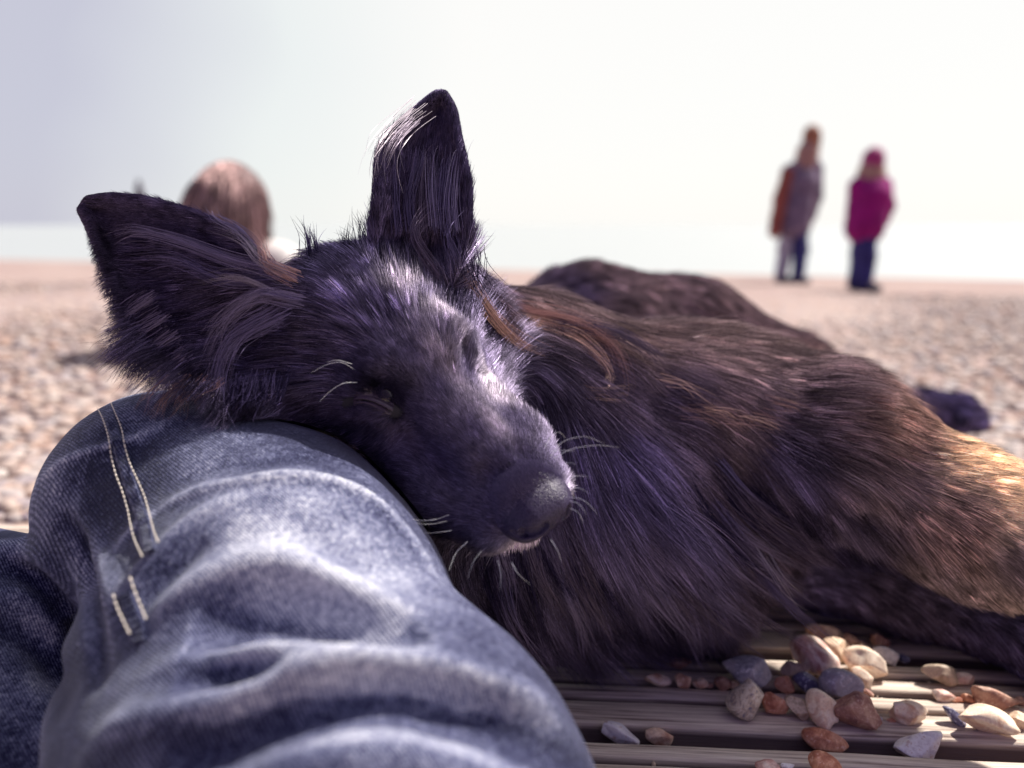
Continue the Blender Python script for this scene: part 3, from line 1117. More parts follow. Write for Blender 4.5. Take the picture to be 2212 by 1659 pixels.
def denim_mat():
    mt, nt, bs = new_mat('denim')
    tc = nd(nt, 'ShaderNodeTexCoord')
    # twill lines
    wv = nd(nt, 'ShaderNodeTexWave', Scale=1.0, Distortion=0.5, Detail=2.0)
    wv.wave_type = 'BANDS'; wv.bands_direction = 'X'
    mp = nd(nt, 'ShaderNodeMapping'); mp.inputs['Rotation'].default_value = (0.35, 0.5, -0.7); mp.inputs['Scale'].default_value = (215, 215, 215)
    nt.links.new(tc.outputs['Object'], mp.inputs[0]); nt.links.new(mp.outputs[0], wv.inputs['Vector'])
    wv.inputs['Detail Scale'].default_value = 1.4
    n1 = nd(nt, 'ShaderNodeTexNoise', Scale=900.0, Detail=2.0, Roughness=0.7)
    nt.links.new(tc.outputs['Object'], n1.inputs['Vector'])
    n2 = nd(nt, 'ShaderNodeTexNoise', Scale=36.0, Detail=5.0, Roughness=0.6)
    nt.links.new(tc.outputs['Object'], n2.inputs['Vector'])
    n3 = nd(nt, 'ShaderNodeTexNoise', Scale=330.0, Detail=3.0, Roughness=0.7)
    nt.links.new(tc.outputs['Object'], n3.inputs['Vector'])
    fad = nd(nt, 'ShaderNodeAttribute'); fad.attribute_name = 'fade_light'
    # weave value
    a = nd(nt, 'ShaderNodeMath', operation='MULTIPLY'); nt.links.new(wv.outputs[0], a.inputs[0]); a.inputs[1].default_value = 0.42
    b = nd(nt, 'ShaderNodeMath', operation='MULTIPLY_ADD'); nt.links.new(n1.outputs[0], b.inputs[0]); b.inputs[1].default_value = 1.5; nt.links.new(a.outputs[0], b.inputs[2])
    c = nd(nt, 'ShaderNodeMath', operation='MULTIPLY_ADD'); nt.links.new(n3.outputs[0], c.inputs[0]); c.inputs[1].default_value = 1.3; nt.links.new(b.outputs[0], c.inputs[2])
    d = nd(nt, 'ShaderNodeMath', operation='MULTIPLY_ADD'); nt.links.new(n2.outputs[0], d.inputs[0]); d.inputs[1].default_value = 0.55; nt.links.new(c.outputs[0], d.inputs[2])
    e = nd(nt, 'ShaderNodeMath', operation='MULTIPLY_ADD'); nt.links.new(fad.outputs['Fac'], e.inputs[0]); e.inputs[1].default_value = 1.0; nt.links.new(d.outputs[0], e.inputs[2])
    r = nd(nt, 'ShaderNodeMapRange'); r.inputs['From Min'].default_value = 1.82; r.inputs['From Max'].default_value = 3.15
    nt.links.new(e.outputs[0], r.inputs[0])
    cr = ramp(nt, r.outputs[0], [(0.0, (0.010, 0.011, 0.038)), (0.22, (0.055, 0.060, 0.130)), (0.5, (0.20, 0.215, 0.325)), (0.78, (0.54, 0.55, 0.62)), (1.0, (0.84, 0.85, 0.88))])
    nt.links.new(cr.outputs[0], bs.inputs['Base Color'])
    bs.inputs['Roughness'].default_value = 0.9
    bs.inputs['Specular IOR Level'].default_value = 0.15
    bs.inputs['Sheen Weight'].default_value = 0.35
    bs.inputs['Sheen Roughness'].default_value = 0.4
    bs.inputs['Sheen Tint'].default_value = (0.8, 0.85, 1.0, 1)
    bump(nt, bs, c.outputs[0], 0.6, 0.0008)
    return mt


def fade_light_of(V, Nn, Q):
    """wear on the raised rolls, plus painted sunlight over the lower leg"""
    f = np.zeros(len(V))
    # convexity estimate from the field at two scales
    s1 = jF.sample(V + Nn * 0.006); s2 = jF.sample(V - Nn * 0.006)
    conv = np.clip((s1 + s2) / 0.0012, -1, 1)
    f += 0.28 * np.clip(conv, -0.6, 1)
    c = P(700, 1180, .36)
    r = np.linalg.norm((V - c) * np.array([1, 1, 1.0]), axis=1)
    f += 0.55 * np.exp(-(r / 0.078) ** 2)  # faded patch, partly sunlight painted into the cloth colour
    c2 = P(850, 1620, .25)
    r = np.linalg.norm(V - c2, axis=1)
    f += 0.32 * np.exp(-(r / 0.085) ** 2)
    for k, am in ((0, .30), (13, .28), (15, .14), (2, .12), (5, .12), (7, .12), (17, .2)):
        L_ = FOLD3[k][0]
        dm = np.min([np.linalg.norm(V - p, axis=1) for p in L_[::2]], 0)
        f += am * np.exp(-(dm / 0.0045) ** 2)
    f += 0.22 * (V @ RIGHT < (150 - CX) / FPX * .42)  # whole left leg paled to offset the shade it lies in
    return f


jeans_me = mesh_from('jeans', jV, jQ)
at = jeans_me.attributes.new('fade_light', 'FLOAT', 'POINT')
fv = fade_light_of(jV, jN, jQ)
at.data.foreach_set('value', fv.astype(np.float32))
DENIM = denim_mat()
jeans = link_mesh('jeans', jeans_me, DENIM, person_legs)


def seam_strip(mid, wpx, h=0.0030):
    """raised doubled cloth between two stitch lines"""
    mid = spline(mid, 60)
    rows = []
    for i in range(len(mid)):
        a = mid[max(i - 1, 0)]; b = mid[min(i + 1, len(mid) - 1)]
        t = (b - a)[:2]; t /= np.linalg.norm(t)
        nrm = np.array([-t[1], t[0]])
        if nrm[0] < 0: nrm = -nrm
        row = []
        for j, q in enumerate(np.linspace(-1, 1, 9)):
            u, v = mid[i][:2] + nrm * q * wpx[i * (len(wpx) - 1) // (len(mid) - 1)]
            d = surf_field(jF, u, v)
            if d is None: d = surf_field(jF, mid[i][0] + 8, mid[i][1]) or 0.43
            hh = h * (1 if abs(q) < 0.95 else -0.6) * (1 + 0.22 * math.sin(i * 0.9 + q))
            row.append(P(u, v, d - hh))
        rows.append(row)
    V = np.array(rows).reshape(-1, 3)
    n, m = len(rows), 9
    i, j = np.meshgrid(np.arange(n - 1), np.arange(m - 1), indexing='ij')
    b = (i * m + j).ravel()
    Q = np.stack([b, b + m, b + m + 1, b + 1], 1)
    me = mesh_from('seam', V, Q)
    a = me.attributes.new('fade_light', 'FLOAT', 'POINT')
    ff = np.full((n, m), 0.0); ff[:, 0] = 0.38; ff[:, -1] = 0.30; ff[:, 1] = 0.1
    ff[:, 2:7] += 0.14 * np.sin(np.arange(n) * 1.1)[:, None]
    a.data.foreach_set('value', ff.ravel().astype(np.float32))
    return link_mesh('seam', me, DENIM, jeans), np.array(rows)


THREAD = plain('gold_thread', (0.74, 0.67, 0.58), 0.6)


def stitch_line(pts, parent, h=0.0035, step=0.0034, ln=0.0026, r=0.00040):
    """row of short thread stitches lying on the cloth"""
    pts = spline(pts, 160)
    W = []
    for u, v in pts:
        d = surf_field(jF, u, v)
        if d is None: continue
        W.append(P(u, v, d - h))
    W = np.array(W)
    seg = np.r_[0, np.cumsum(np.linalg.norm(np.diff(W, axis=0), axis=1))]
    bm = bmesh.new()
    s = 0.0005
    while s + ln < seg[-1]:
        a = np.array([np.interp(s, seg, W[:, k]) for k in range(3)]); b = np.array([np.interp(s + ln, seg, W[:, k]) for k in range(3)])
        m = Vector((b - a)).to_track_quat('Z', 'Y').to_matrix().to_4x4()
        m.translation = Vector((a + b) / 2)
        bmesh.ops.create_uvsphere(bm, u_segments=8, v_segments=6, radius=1.0, matrix=m @ Matrix.Diagonal((r, r, ln * 0.55, 1)))
        s += step
    me = bpy.data.meshes.new('stitching')
    bm.to_mesh(me); bm.free()
    for p in me.polygons: p.use_smooth = True
    return link_mesh('stitching', me, THREAD, parent)


seam_o, _ = seam_strip(SEAM_MID, [13, 14, 15, 17])
seam_o2, _ = seam_strip(SEAM2, [19, 20], .0016)
stitch_line([(207, 875), (222, 905), (234, 945), (240, 985), (250, 1025), (264, 1062), (275, 1100), (281, 1130), (290, 1165), (309, 1206)], jeans)
stitch_line([(232, 853), (248, 890), (262, 925), (270, 965), (280, 1000), (296, 1035), (311, 1070), (322, 1108), (333, 1150), (346, 1180)], jeans)
stitch_line([(244, 1282), (252, 1310), (268, 1345), (283, 1376)], jeans, .0035, .0040, .0031, .0005)
stitch_line([(280, 1244), (288, 1270), (300, 1300), (316, 1340)], jeans, .0035, .0040, .0031, .0005)

# ------------------------------------------------------------------ fur
def hairs(name, pts, rad, tint, parent, mat):
    """pts (n, s, 3), rad (n, s) or (s,), tint (n, 3)"""
    n, s = pts.shape[:2]
    hc = bpy.data.hair_curves.new(name)
    hc.add_curves([s] * n)
    hc.attributes['position'].data.foreach_set('vector', pts.astype(np.float32).ravel())
    ra = hc.attributes.get('radius') or hc.attributes.new('radius', 'FLOAT', 'POINT')
    R = np.broadcast_to(rad, (n, s)).astype(np.float32)
    ra.data.foreach_set('value', R.ravel())
    ta = hc.attributes.new('tint', 'FLOAT_COLOR', 'CURVE')
    c4 = np.ones((n, 4), dtype=np.float32); c4[:, :3] = tint
    ta.data.foreach_set('color', c4.ravel())
    hc.materials.append(mat)
    o = bpy.data.objects.new(name, hc)
    COL.objects.link(o)
    if parent is not None:
        o.parent = parent
        if parent.type == 'EMPTY':
            o.matrix_parent_inverse = Matrix.Translation(-Vector(parent.location))
    return o


FUR = hair_mat('fur_strands', 0.24)
BLACK = (0.040, 0.033, 0.062)
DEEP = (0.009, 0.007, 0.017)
BROWN = (0.072, 0.054, 0.058)
RED = (0.115, 0.080, 0.070)
TAN = (0.270, 0.215, 0.160)
PURP = (0.038, 0.030, 0.046)
SUN_GREY = (0.16, 0.14, 0.165)  # sunlight on brow, bridge and far cheek painted into the fur tint
EARC = (0.024, 0.019, 0.036)
HEADC = (0.041, 0.034, 0.058)
BACK = (0.098, 0.076, 0.074)  # brown of the back with sunlight on its top edge mixed in

GP, GD, GL, GB, GC = [], [], [], [], []     # position, direction, length, bend of growth (lift), colour


def gh(x, y, z, d, ln, lift=0.25, col=HEADC, both=True):
    for s in ((1, -1) if (both and y != 0) else (1,)):
        GP.append(H(x, y * s, z)); v = HM @ np.array([d[0], d[1] * s, d[2]]); GD.append(v / np.linalg.norm(v)); GL.append(ln / 1000); GB.append(lift); GC.append(col)


def gw(u, v, d, du, dv, ln, lift=0.2, col=BLACK, dd=0.0):
    GP.append(P(u, v, d)); q = P(u + du * 40, v + dv * 40, d + dd) - P(u, v, d); GD.append(q / np.linalg.norm(q)); GL.append(ln / 1000); GB.append(lift); GC.append(col)


# head: swept back from the nose, fanning around the eyes and down the cheeks
gh(108, 0, -18, (-1, 0, 0), 2.2, .3)
gh(98, 16, -30, (-1, .2, -.2), 3.5, .35)
gh(85, 0, -17, (-1, 0, 0), 4.5, .35)
gh(60, 0, -12, (-1, 0, 0), 6, .35)
gh(60, 20, -28, (-1, .25, -.25), 7, .35)
gh(88, 21, -48, (-.7, .2, -.8), 8, .45)
gh(112, 6, -56, (.2, .2, -1), 8, .5, (0.30, 0.27, 0.30))
gh(100, 0, -72, (.1, .0, -1), 10, .5, (0.22, 0.19, 0.24))
gh(60, 20, -60, (-.7, .3, -.7), 10, .4)
gh(30, 28, -45, (-.9, .3, -.4), 9, .35)
gh(22, 20, -16, (-1, .25, -.1), 7, .3)
gh(25, 0, -6, (-1, 0, .1), 7, .3)
gh(2, 0, 3, (-1, 0, .1), 9, .3)
gh(8, -30, -14, (-1, -.5, .3), 4, .3, DEEP, False)  # dark tints here paint the shadow of the near eye socket
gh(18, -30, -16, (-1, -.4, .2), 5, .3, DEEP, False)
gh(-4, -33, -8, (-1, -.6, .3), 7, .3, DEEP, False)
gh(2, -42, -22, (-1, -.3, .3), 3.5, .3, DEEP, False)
gh(6, 42, -30, (-.5, .3, -.8), 4, .3)
gh(8, 30, -14, (-1, .5, .3), 6, .35, (0.04, 0.034, 0.05), False)
gh(2, 42, -22, (-1, .3, .3), 6, .35, (0.05, 0.043, 0.06), False)
gh(3, 22, 2, (-.9, .55, .15), 9, .35)
gh(-6, 40, -12, (-.8, .75, -.1), 10, .35)
gh(12, 42, -26, (-.3, .6, -.8), 8, .3)
gh(5, 45, -38, (-.75, .25, -.6), 12, .3)
gh(-30, 0, 6, (-1, 0, 0), 17, .3)
gh(-30, 28, 2, (-.85, .6, -.05), 19, .35)
gh(-25, 50, -22, (-.8, .5, -.35), 26, .38)
gh(-35, 58, -50, (-.85, .15, -.6), 34, .38)
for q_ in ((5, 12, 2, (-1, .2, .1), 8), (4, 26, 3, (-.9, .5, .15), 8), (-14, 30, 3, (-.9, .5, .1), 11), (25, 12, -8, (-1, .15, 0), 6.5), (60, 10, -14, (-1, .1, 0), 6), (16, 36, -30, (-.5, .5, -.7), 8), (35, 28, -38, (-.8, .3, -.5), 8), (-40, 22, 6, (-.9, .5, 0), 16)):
    GP.append(H(*q_[:3])); v = HM @ np.array(q_[3]); GD.append(v / np.linalg.norm(v)); GL.append(q_[4] / 1000); GB.append(.35); GC.append(SUN_GREY)
gh(-10, 40, -75, (-.7, .1, -.7), 24, .3)
gh(-60, 50, -80, (-.7, .1, -.7), 36, .3)
gh(-65, 0, 5, (-1, 0, -.05), 20, .35)
gh(-65, 30, 0, (-.8, .6, .1), 22, .4)
gh(-90, 0, -8, (-1, 0, -.1), 26, .45)
gh(-110, 25, -20, (-.9, .4, -.1), 34, .4)
gh(-75, 60, -45, (-.75, .55, -.5), 38, .4)
gh(-95, 60, -60, (-.7, .5, -.6), 45, .4)
# ears
for u, v, d, du, dv, l in ((560, 560, .478, -1, -.2, 18), (480, 520, .48, -1, -.2, 11), (400, 480, .485, -1, -.2, 8), (300, 460, .49, -1, -.1, 6), (210, 450, .497, -1, .1, 4),
                           (230, 540, .49, -.75, .75, 8), (270, 640, .485, -.85, .7, 16), (330, 740, .475, -.8, .8, 26), (430, 820, .468, -.5, 1, 34), (500, 860, .462, -.3, 1, 34),
                           (450, 700, .50, -.9, .3, 30), (350, 580, .50, -1, .1, 20), (520, 700, .48, -.8, .6, 30)):
    gw(u, v, d, du, dv, l, .3, EARC)
for u, v, d, du, dv, l in ((820, 500, .507, -.1, -1, 16), (816, 420, .508, -.1, -1, 10), (820, 350, .512, .0, -1, 8), (870, 280, .52, .3, -1, 8), (950, 215, .528, .1, -1, 4),
                           (985, 300, .524, .15, -1, 6), (1003, 380, .52, .1, -1, 8), (1008, 470, .517, .1, -1, 12), (910, 400, .54, .15, -1, 26), (920, 480, .54, .15, -1, 34), (900, 330, .54, .2, -1, 18)):
    gw(u, v, d, du, dv, l, .3, EARC)
# neck behind the ears and over the back
gw(1000, 560, .55, .5, 1, 34, .3, PURP)
gw(1040, 640, .56, .7, 1, 40, .3, BROWN)
gw(900, 600, .58, .6, .7, 36, .3, PURP)
gw(640, 560, .58, -.5, .6, 36, .3)
gw(1130, 670, .60, 1, .35, 45, .2, BACK)
gw(1250, 700, .61, 1, .3, 44, .2, BACK)
gw(1350, 730, .62, 1, .25, 36, .2, BACK)
gw(1500, 770, .63, 1, .2, 40, .22, BACK)
gw(1650, 815, .62, 1, .35, 40, .2, BACK)
gw(1250, 800, .58, .9, .6, 48, .25, PURP)
gw(1400, 850, .60, 1, .45, 46, .25, PURP)
gw(1550, 900, .60, 1, .5, 40, .25, BROWN)
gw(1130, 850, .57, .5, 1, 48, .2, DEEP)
gw(1200, 950, .54, .4, 1, 60, .2, BLACK)
gw(1330, 980, .55, .55, 1, 66, .2, BLACK)
gw(1480, 1010, .56, .8, 1, 60, .2, PURP)
gw(1650, 1000, .58, 1, .7, 40, .2, PURP)
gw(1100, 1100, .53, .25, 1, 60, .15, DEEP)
gw(1250, 1150, .53, .5, 1, 72, .15, BLACK)
gw(1400, 1150, .55, .7, 1, 72, .15, BLACK)
gw(1560, 1150, .57, .9, .9, 60, .15, PURP)
gw(1700, 1180, .57, 1, .7, 40, .15, PURP)
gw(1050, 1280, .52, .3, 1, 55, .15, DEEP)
gw(1200, 1280, .56, .5, 1, 64, .15, BLACK)
gw(1400, 1280, .61, .8, 1, 64, .15, BLACK)
gw(1600, 1210, .70, 1, .4, 22, .15, PURP)
# forelegs
gw(1750, 900, .60, 1, .5, 36, .25, BROWN)
gw(1900, 930, .57, 1, .55, 26, .22, RED)
gw(2080, 1010, .55, 1, .5, 17, .22, TAN)
gw(2200, 1080, .50, 1, .45, 10, .2, TAN)
gw(1850, 1020, .56, 1, .6, 34, .22, BROWN)
gw(2050, 1130, .53, 1, .6, 19, .2, RED)
gw(2200, 1220, .49, 1, .6, 11, .2, BROWN)
gw(1800, 1110, .57, 1, .7, 30, .2, PURP)
gw(2000, 1220, .55, 1, .7, 16, .2, BROWN)
gw(2450, 1290, .47, 1, .45, 9, .2, TAN)
gw(1750, 1220, .69, 1, .25, 16, .15, BLACK)
gw(1950, 1270, .66, 1, .35, 16, .15, PURP)
gw(2150, 1370, .60, 1, .45, 18, .2, BLACK)
gw(2400, 1420, .58, 1, .4, 12, .2, PURP)
gw(1600, 1005, .60, 1, .7, 44, .15, DEEP)  # shade in the crease under the shoulder, painted into the fur tint
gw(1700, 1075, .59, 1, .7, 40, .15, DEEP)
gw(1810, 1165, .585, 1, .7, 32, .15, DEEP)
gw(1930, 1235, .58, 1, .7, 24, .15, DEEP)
# trunk, haunch, hind leg
gw(1450, 780, .9, .6, -.2, 30, .15, PURP, .03)
gw(1200, 660, 1.05, 1, .1, 26, .15, PURP)
gw(1330, 590, 1.07, 1, .15, 26, .1, BROWN)
gw(1500, 640, 1.07, 1, .7, 28, .1, BROWN)
gw(1640, 720, 1.08, 1, .8, 34, .15, BROWN)
gw(1550, 760, 1.05, 1, .6, 34, .15, BROWN)
gw(1350, 720, 1.02, 1, .6, 30, .15, BROWN)
gw(1760, 820, 1.15, 1, .5, 40, .25, BROWN)
gw(1900, 870, 1.24, 1, .2, 28, .25, BROWN)
gw(2050, 890, 1.30, 1, .2, 20, .3, BLACK)
gw(2090, 890, 1.30, 1, .3, 16, .3, BLACK)
for u_, v_ in ((815, 836), (845, 846), (785, 842), (872, 872), (830, 855)):  # near-black tint painting the shaded hollow above the near eye
    q_ = on_skin([(u_, v_), (u_ + 1, v_)], 2)[0]
    GP.append(q_); GD.append(-hF); GL.append(.005); GB.append(.2); GC.append((.005, .004, .010))
for u_, v_ in ((790, 905), (830, 915), (860, 935)):
    q_ = on_skin([(u_, v_), (u_ + 1, v_)], 2)[0]
    g_ = P(u_ - 30, v_ + 30, depth_of(q_)) - q_
    GP.append(q_); GD.append(g_ / np.linalg.norm(g_)); GL.append(.009); GB.append(.3); GC.append((.060, .048, .075))
GP, GD, GL, GB, GC = map(np.array, (GP, GD, GL, GB, GC))


def guide(pts):
    n = len(pts)
    D = np.empty((n, 3)); L = np.empty(n); B = np.empty(n); Cc = np.empty((n, 3))
    for s in range(0, n, 40000):
        p = pts[s:s + 40000]
        d2 = ((p[:, None, :] - GP[None]) ** 2).sum(2)
        w = 1.0 / (d2 + 0.006 ** 2) ** 2.2
        w /= w.sum(1, keepdims=True)
        D[s:s + 40000] = w @ GD; L[s:s + 40000] = w @ GL; B[s:s + 40000] = w @ GB; Cc[s:s + 40000] = w @ GC
    D /= np.maximum(np.linalg.norm(D, axis=1, keepdims=True), 1e-9)
    return D, L, B, Cc


def grow(roots, nrm, S=7, seed=1, len_mul=1.0, curl=1.0, clump_r=0.006, clump=0.6, lift_add=0.0, tint_mul=1.0, dirs=None):
    r = np.random.default_rng(seed)
    n = len(roots)
    D, L, B, Cc = guide(roots)
    if dirs is not None: D = dirs
    T = D - nrm * (D * nrm).sum(1, keepdims=True)
    tl = np.linalg.norm(T, axis=1, keepdims=True)
    T = T / np.maximum(tl, 0.15)
    T += r.normal(size=(n, 3)) * 0.10 * curl
    # broad waviness of the coat
    wv = np.stack([smooth_noise(roots, 55, 21 + i) for i in range(3)], 1)
    T += wv * 0.22 * np.clip(L / 0.03, 0.2, 1.3)[:, None]
    L = L * len_mul * r.uniform(0.65, 1.2, n) * (1 + 0.35 * smooth_noise(roots, 180, 77))
    lift = (B + lift_add) * r.uniform(0.6, 1.4, n)
    d = T * (1 - lift[:, None] * .5) + nrm * lift[:, None]
    d /= np.linalg.norm(d, axis=1, keepdims=True)
    pts = np.empty((n, S, 3)); pts[:, 0] = roots - nrm * 0.0006
    ph = r.uniform(0, 6.28, (n, 1))
    pa = np.cross(T, nrm); pa /= np.maximum(np.linalg.norm(pa, axis=1, keepdims=True), 1e-6)
    step = (L / (S - 1))[:, None]
    grav = np.array([0, 0, -1.0])
    for i in range(1, S):
        p = pts[:, i - 1] + step * d
        pts[:, i] = p
        t = i / (S - 1)
        d = d + (T * 0.35 + grav * np.clip(L[:, None] / 0.06, 0, 1) * 0.16) * (6.0 / S) + pa * np.sin(ph + t * 5) * 0.06 * curl
        d /= np.linalg.norm(d, axis=1, keepdims=True)
    # keep strands outside the body, the jeans and the boards
    for i in range(1, S):
        q = pts[:, i]
        v, g = dogF.sample(q, True)
        lim = 0.0008 + 0.0012 * i / S
        m = (v < lim) & (v > -0.03)
        q[m] += g[m] * (lim - v[m])[:, None]
        v, g = jF.sample(q, True)
        m = (v < 0.0025) & (v > -0.05)
        q[m] += g[m] * (0.0025 - v[m])[:, None]
        m = (q[:, 2] < 0.002) & (q[:, 2] > -0.3) & (q[:, 1] < 1.0)
        q[m, 2] = 0.002 + r.random(m.sum()) * 0.002
        pts[:, i] = q
    # clumping into locks
    if clump > 0 and n > 50:
        nc = max(20, int(n * 0.035))
        ci = r.choice(n, nc, replace=False)
        kd = kdtree.KDTree(nc)
        for a, b in enumerate(ci): kd.insert(roots[b], a)
        kd.balance()
        near = np.fromiter((kd.find(p)[1] for p in roots), dtype=int, count=n)
        cen = pts[ci][near]
        dist = np.linalg.norm(cen[:, 0] - pts[:, 0], axis=1)
        ok = (dist < clump_r * 2)[:, None, None]
        t = (np.arange(S) / (S - 1))[None, :, None]
        amt = clump * r.uniform(0.4, 1.0, (n, 1, 1)) * t ** 1.3 * np.clip(L / 0.02, 0.15, 1)[:, None, None]
        pts = np.where(ok, pts * (1 - amt) + cen * amt, pts)
        lum = np.exp(r.normal(0, 0.42, nc) * np.clip(L[ci] / .015, .3, 1))[near]
    else:
        lum = np.ones(n)
    tint = Cc * (lum * np.exp(r.normal(0, 0.55, n) * np.clip(L / .015, .6, 1)))[:, None] * tint_mul
    return pts, np.clip(tint, 0.004, 0.9), L


def sample_roots(V, Q, Nn, dens_fn, seed=5):
    r = np.random.default_rng(seed)
    tri = np.concatenate([Q[:, [0, 1, 2]], Q[:, [0, 2, 3]]])
    a, b, c = V[tri[:, 0]], V[tri[:, 1]], V[tri[:, 2]]
    area = 0.5 * np.linalg.norm(np.cross(b - a, c - a), axis=1)
    cen = (a + b + c) / 3
    nn = Nn[tri].mean(1); nn /= np.maximum(np.linalg.norm(nn, axis=1, keepdims=True), 1e-9)
    ex = area * dens_fn(cen, nn)
    cnt = np.floor(ex + r.random(len(ex))).astype(int)
    t = np.repeat(np.arange(len(tri)), cnt)
    u, v = r.random(len(t)), r.random(len(t))
    f = u + v > 1; u[f] = 1 - u[f]; v[f] = 1 - v[f]
    p = a[t] + (b[t] - a[t]) * u[:, None] + (c[t] - a[t]) * v[:, None]
    n_ = Nn[tri[t, 0]] * (1 - u - v)[:, None] + Nn[tri[t, 1]] * u[:, None] + Nn[tri[t, 2]] * v[:, None]
    n_ /= np.maximum(np.linalg.norm(n_, axis=1, keepdims=True), 1e-9)
    return p, n_


def head_local(p):
    q = (p - HO) @ HM * 1000
    q[:, 0] = np.where(q[:, 0] > 0, q[:, 0] / 1.03, q[:, 0])
    q[:, 1] -= np.maximum(q[:, 0], 0) * 0.045
    return q


def fur_density(cen, nn):
    tocam = C0 - cen
    dist = np.linalg.norm(tocam, axis=1)
    facing = (nn * tocam).sum(1) / dist
    vis = np.clip((facing + 0.35) / 0.4, 0.12, 1.0)
    D, L, B, _ = guide(cen)
    base = np.interp(L, [0.003, 0.008, 0.015, 0.03, 0.06], [5.5e6, 3.6e6, 2.2e6, 1.5e6, 1.05e6])
    far = np.interp(dist, [0.45, 0.6, 0.8, 1.0, 1.4], [1.0, 0.85, 0.5, 0.32, 0.22])
    # hidden by the frame edge or deep under the body
    hid = np.where((cen[:, 0] > 1.2) | (cen[:, 2] < 0.005), 0.2, 1.0)
    hl = head_local(cen)
    nose = (hl[:, 0] > 84) & (np.abs(hl[:, 1]) < 21) & (hl[:, 2] > -50) & (hl[:, 2] + 0.12 * np.abs(hl[:, 1]) > -44)
    pad = np.linalg.norm((hl - np.array([108, 0, -34])) / np.array([11.5, 16.5, 11.5]), axis=1) < 1.0
    k = np.where(pad, 0.0, 1.0)
    de = np.min([np.linalg.norm(cen - e_, axis=1) for e_ in EYE_SLITS[:15]], 0) * 1000
    k = k * np.clip((de - 2.6) / 1.5, 0, 1)
    d2_ = np.min([np.linalg.norm(cen - e_, axis=1) for e_ in EYE_SLITS[15:]], 0) * 1000
    k = k * np.clip((d2_ + 0.6) / 1.0, 0.35, 1)
    return base * vis * far * hid * k * FUR_SCALE


FUR_SCALE = 0.88
roots, rn = sample_roots(dV, dQ, dN, fur_density)
print('fur strands', len(roots))
hl = head_local(roots)
is_head = (np.abs(hl[:, 1]) < 90) & (hl[:, 0] > -120) & (hl[:, 2] > -110) & (hl[:, 2] < 140)
body = dog.children[0]
far = np.linalg.norm(roots - C0, axis=1)
_, L0, _, _ = guide(roots)
short = L0 < 0.013
mid = (~short) & (L0 < 0.03)
lng = L0 >= 0.03
prof = lambda S: np.linspace(1, 0.0, S) ** 0.6
tot = 0
for nm, m, S, r0, cr, cl in (('short', short, 4, 0.000135, 0.003, 0.35), ('mid', mid, 6, 0.00015, 0.005, 0.5), ('long', lng, 10, 0.00012, 0.009, 0.75)):
    pts, tint, L = grow(roots[m], rn[m], S, 3, clump_r=cr, clump=cl)
    rr = r0 * np.interp(far[m], [0.45, 0.7, 1.2], [1, 1.25, 2.4])[:, None] * (prof(S)[None] * 0.9 + 0.1)
    hairs('fur', pts, rr, tint, dog, FUR)
    tot += len(pts)
print('strands grown', tot)


# velvet running out over the back of the nose leather
def nose_edge(cen, nn):
    h_ = head_local(cen)
    t = np.clip((107 - h_[:, 0] + 0.25 * np.maximum(-30 - h_[:, 2], 0)) / 11, 0, 1)
    return 9e6 * t ** 1.5 * (h_[:, 2] > -46)


nr, nn_ = sample_roots(NOSE_V, NOSE_Q, vnormals(NOSE_V, NOSE_Q), nose_edge, 9)
T_ = -hF[None] - nn_ * (nn_ @ -hF)[:, None] + rng.normal(size=nr.shape) * .15 + nn_ * .35
T_ /= np.linalg.norm(T_, axis=1, keepdims=True)
npts = nr[:, None] + T_[:, None] * (np.linspace(0, 1, 4)[None, :, None] * rng.uniform(.0012, .0028, (len(nr), 1, 1)))
hairs('fur', npts, 0.00010 * np.array([1, .85, .6, .2]), np.array(HEADC)[None] * rng.uniform(.6, 1.5, (len(nr), 1)), dog, FUR)


# hand-laid locks: (centre line (u, v, d), strands, spread in mm, colour)
def lock(line, count, spread, col, r0=0.00012, S=14, seed=0, flare=1.6, wav=0.6):
    count = int(count * .5); r0 = r0 * 1.5
    r = np.random.default_rng(seed + int(line[0][0]) * 7 + int(line[0][1]))
    L = spline(line, S)
    W = np.array([P(*q) for q in L])
    off = r.normal(size=(count, 3)) * spread / 1000
    t = np.linspace(0, 1, S)
    tip = r.normal(size=(count, 3)) * spread / 1000 * flare
    stop = r.uniform(0.55, 1.0, count)
    tt = t[None, :] * stop[:, None]
    pos = np.stack([np.interp(tt, t, W[:, k]) for k in range(3)], -1)
    pts = pos + off[:, None] * (1 - tt[..., None] * .6) + tip[:, None] * (tt[..., None] ** 2)
    ph = r.uniform(0, 6.28, (count, 1, 3))
    pts += np.sin(tt[..., None] * r.uniform(4, 9, (count, 1, 1)) + ph) * wav / 1000 * tt[..., None]
    for i in range(S):
        q = pts[:, i]
        v, g = dogF.sample(q, True)
        m = (v < 0.0015) & (v > -0.04); q[m] += g[m] * (0.0015 - v[m])[:, None]
        v, g = jF.sample(q, True)
        m = (v < 0.002) & (v > -0.04); q[m] += g[m] * (0.002 - v[m])[:, None]
        pts[:, i] = q
    rad = r0 * (1 - t ** 3 * 0.85)[None] * r.uniform(.7, 1.2, (count, 1))
    tint = np.array(col)[None] * r.uniform(.6, 1.5, (count, 1))
    LOCKS.append((pts, rad, np.clip(tint, 0, .95)))


LOCKS = []
GOLD = (0.21, 0.145, 0.12); SILV = (0.09, 0.078, 0.095); MIDB = (0.062, 0.052, 0.085); ROSE = (0.135, 0.085, 0.080)
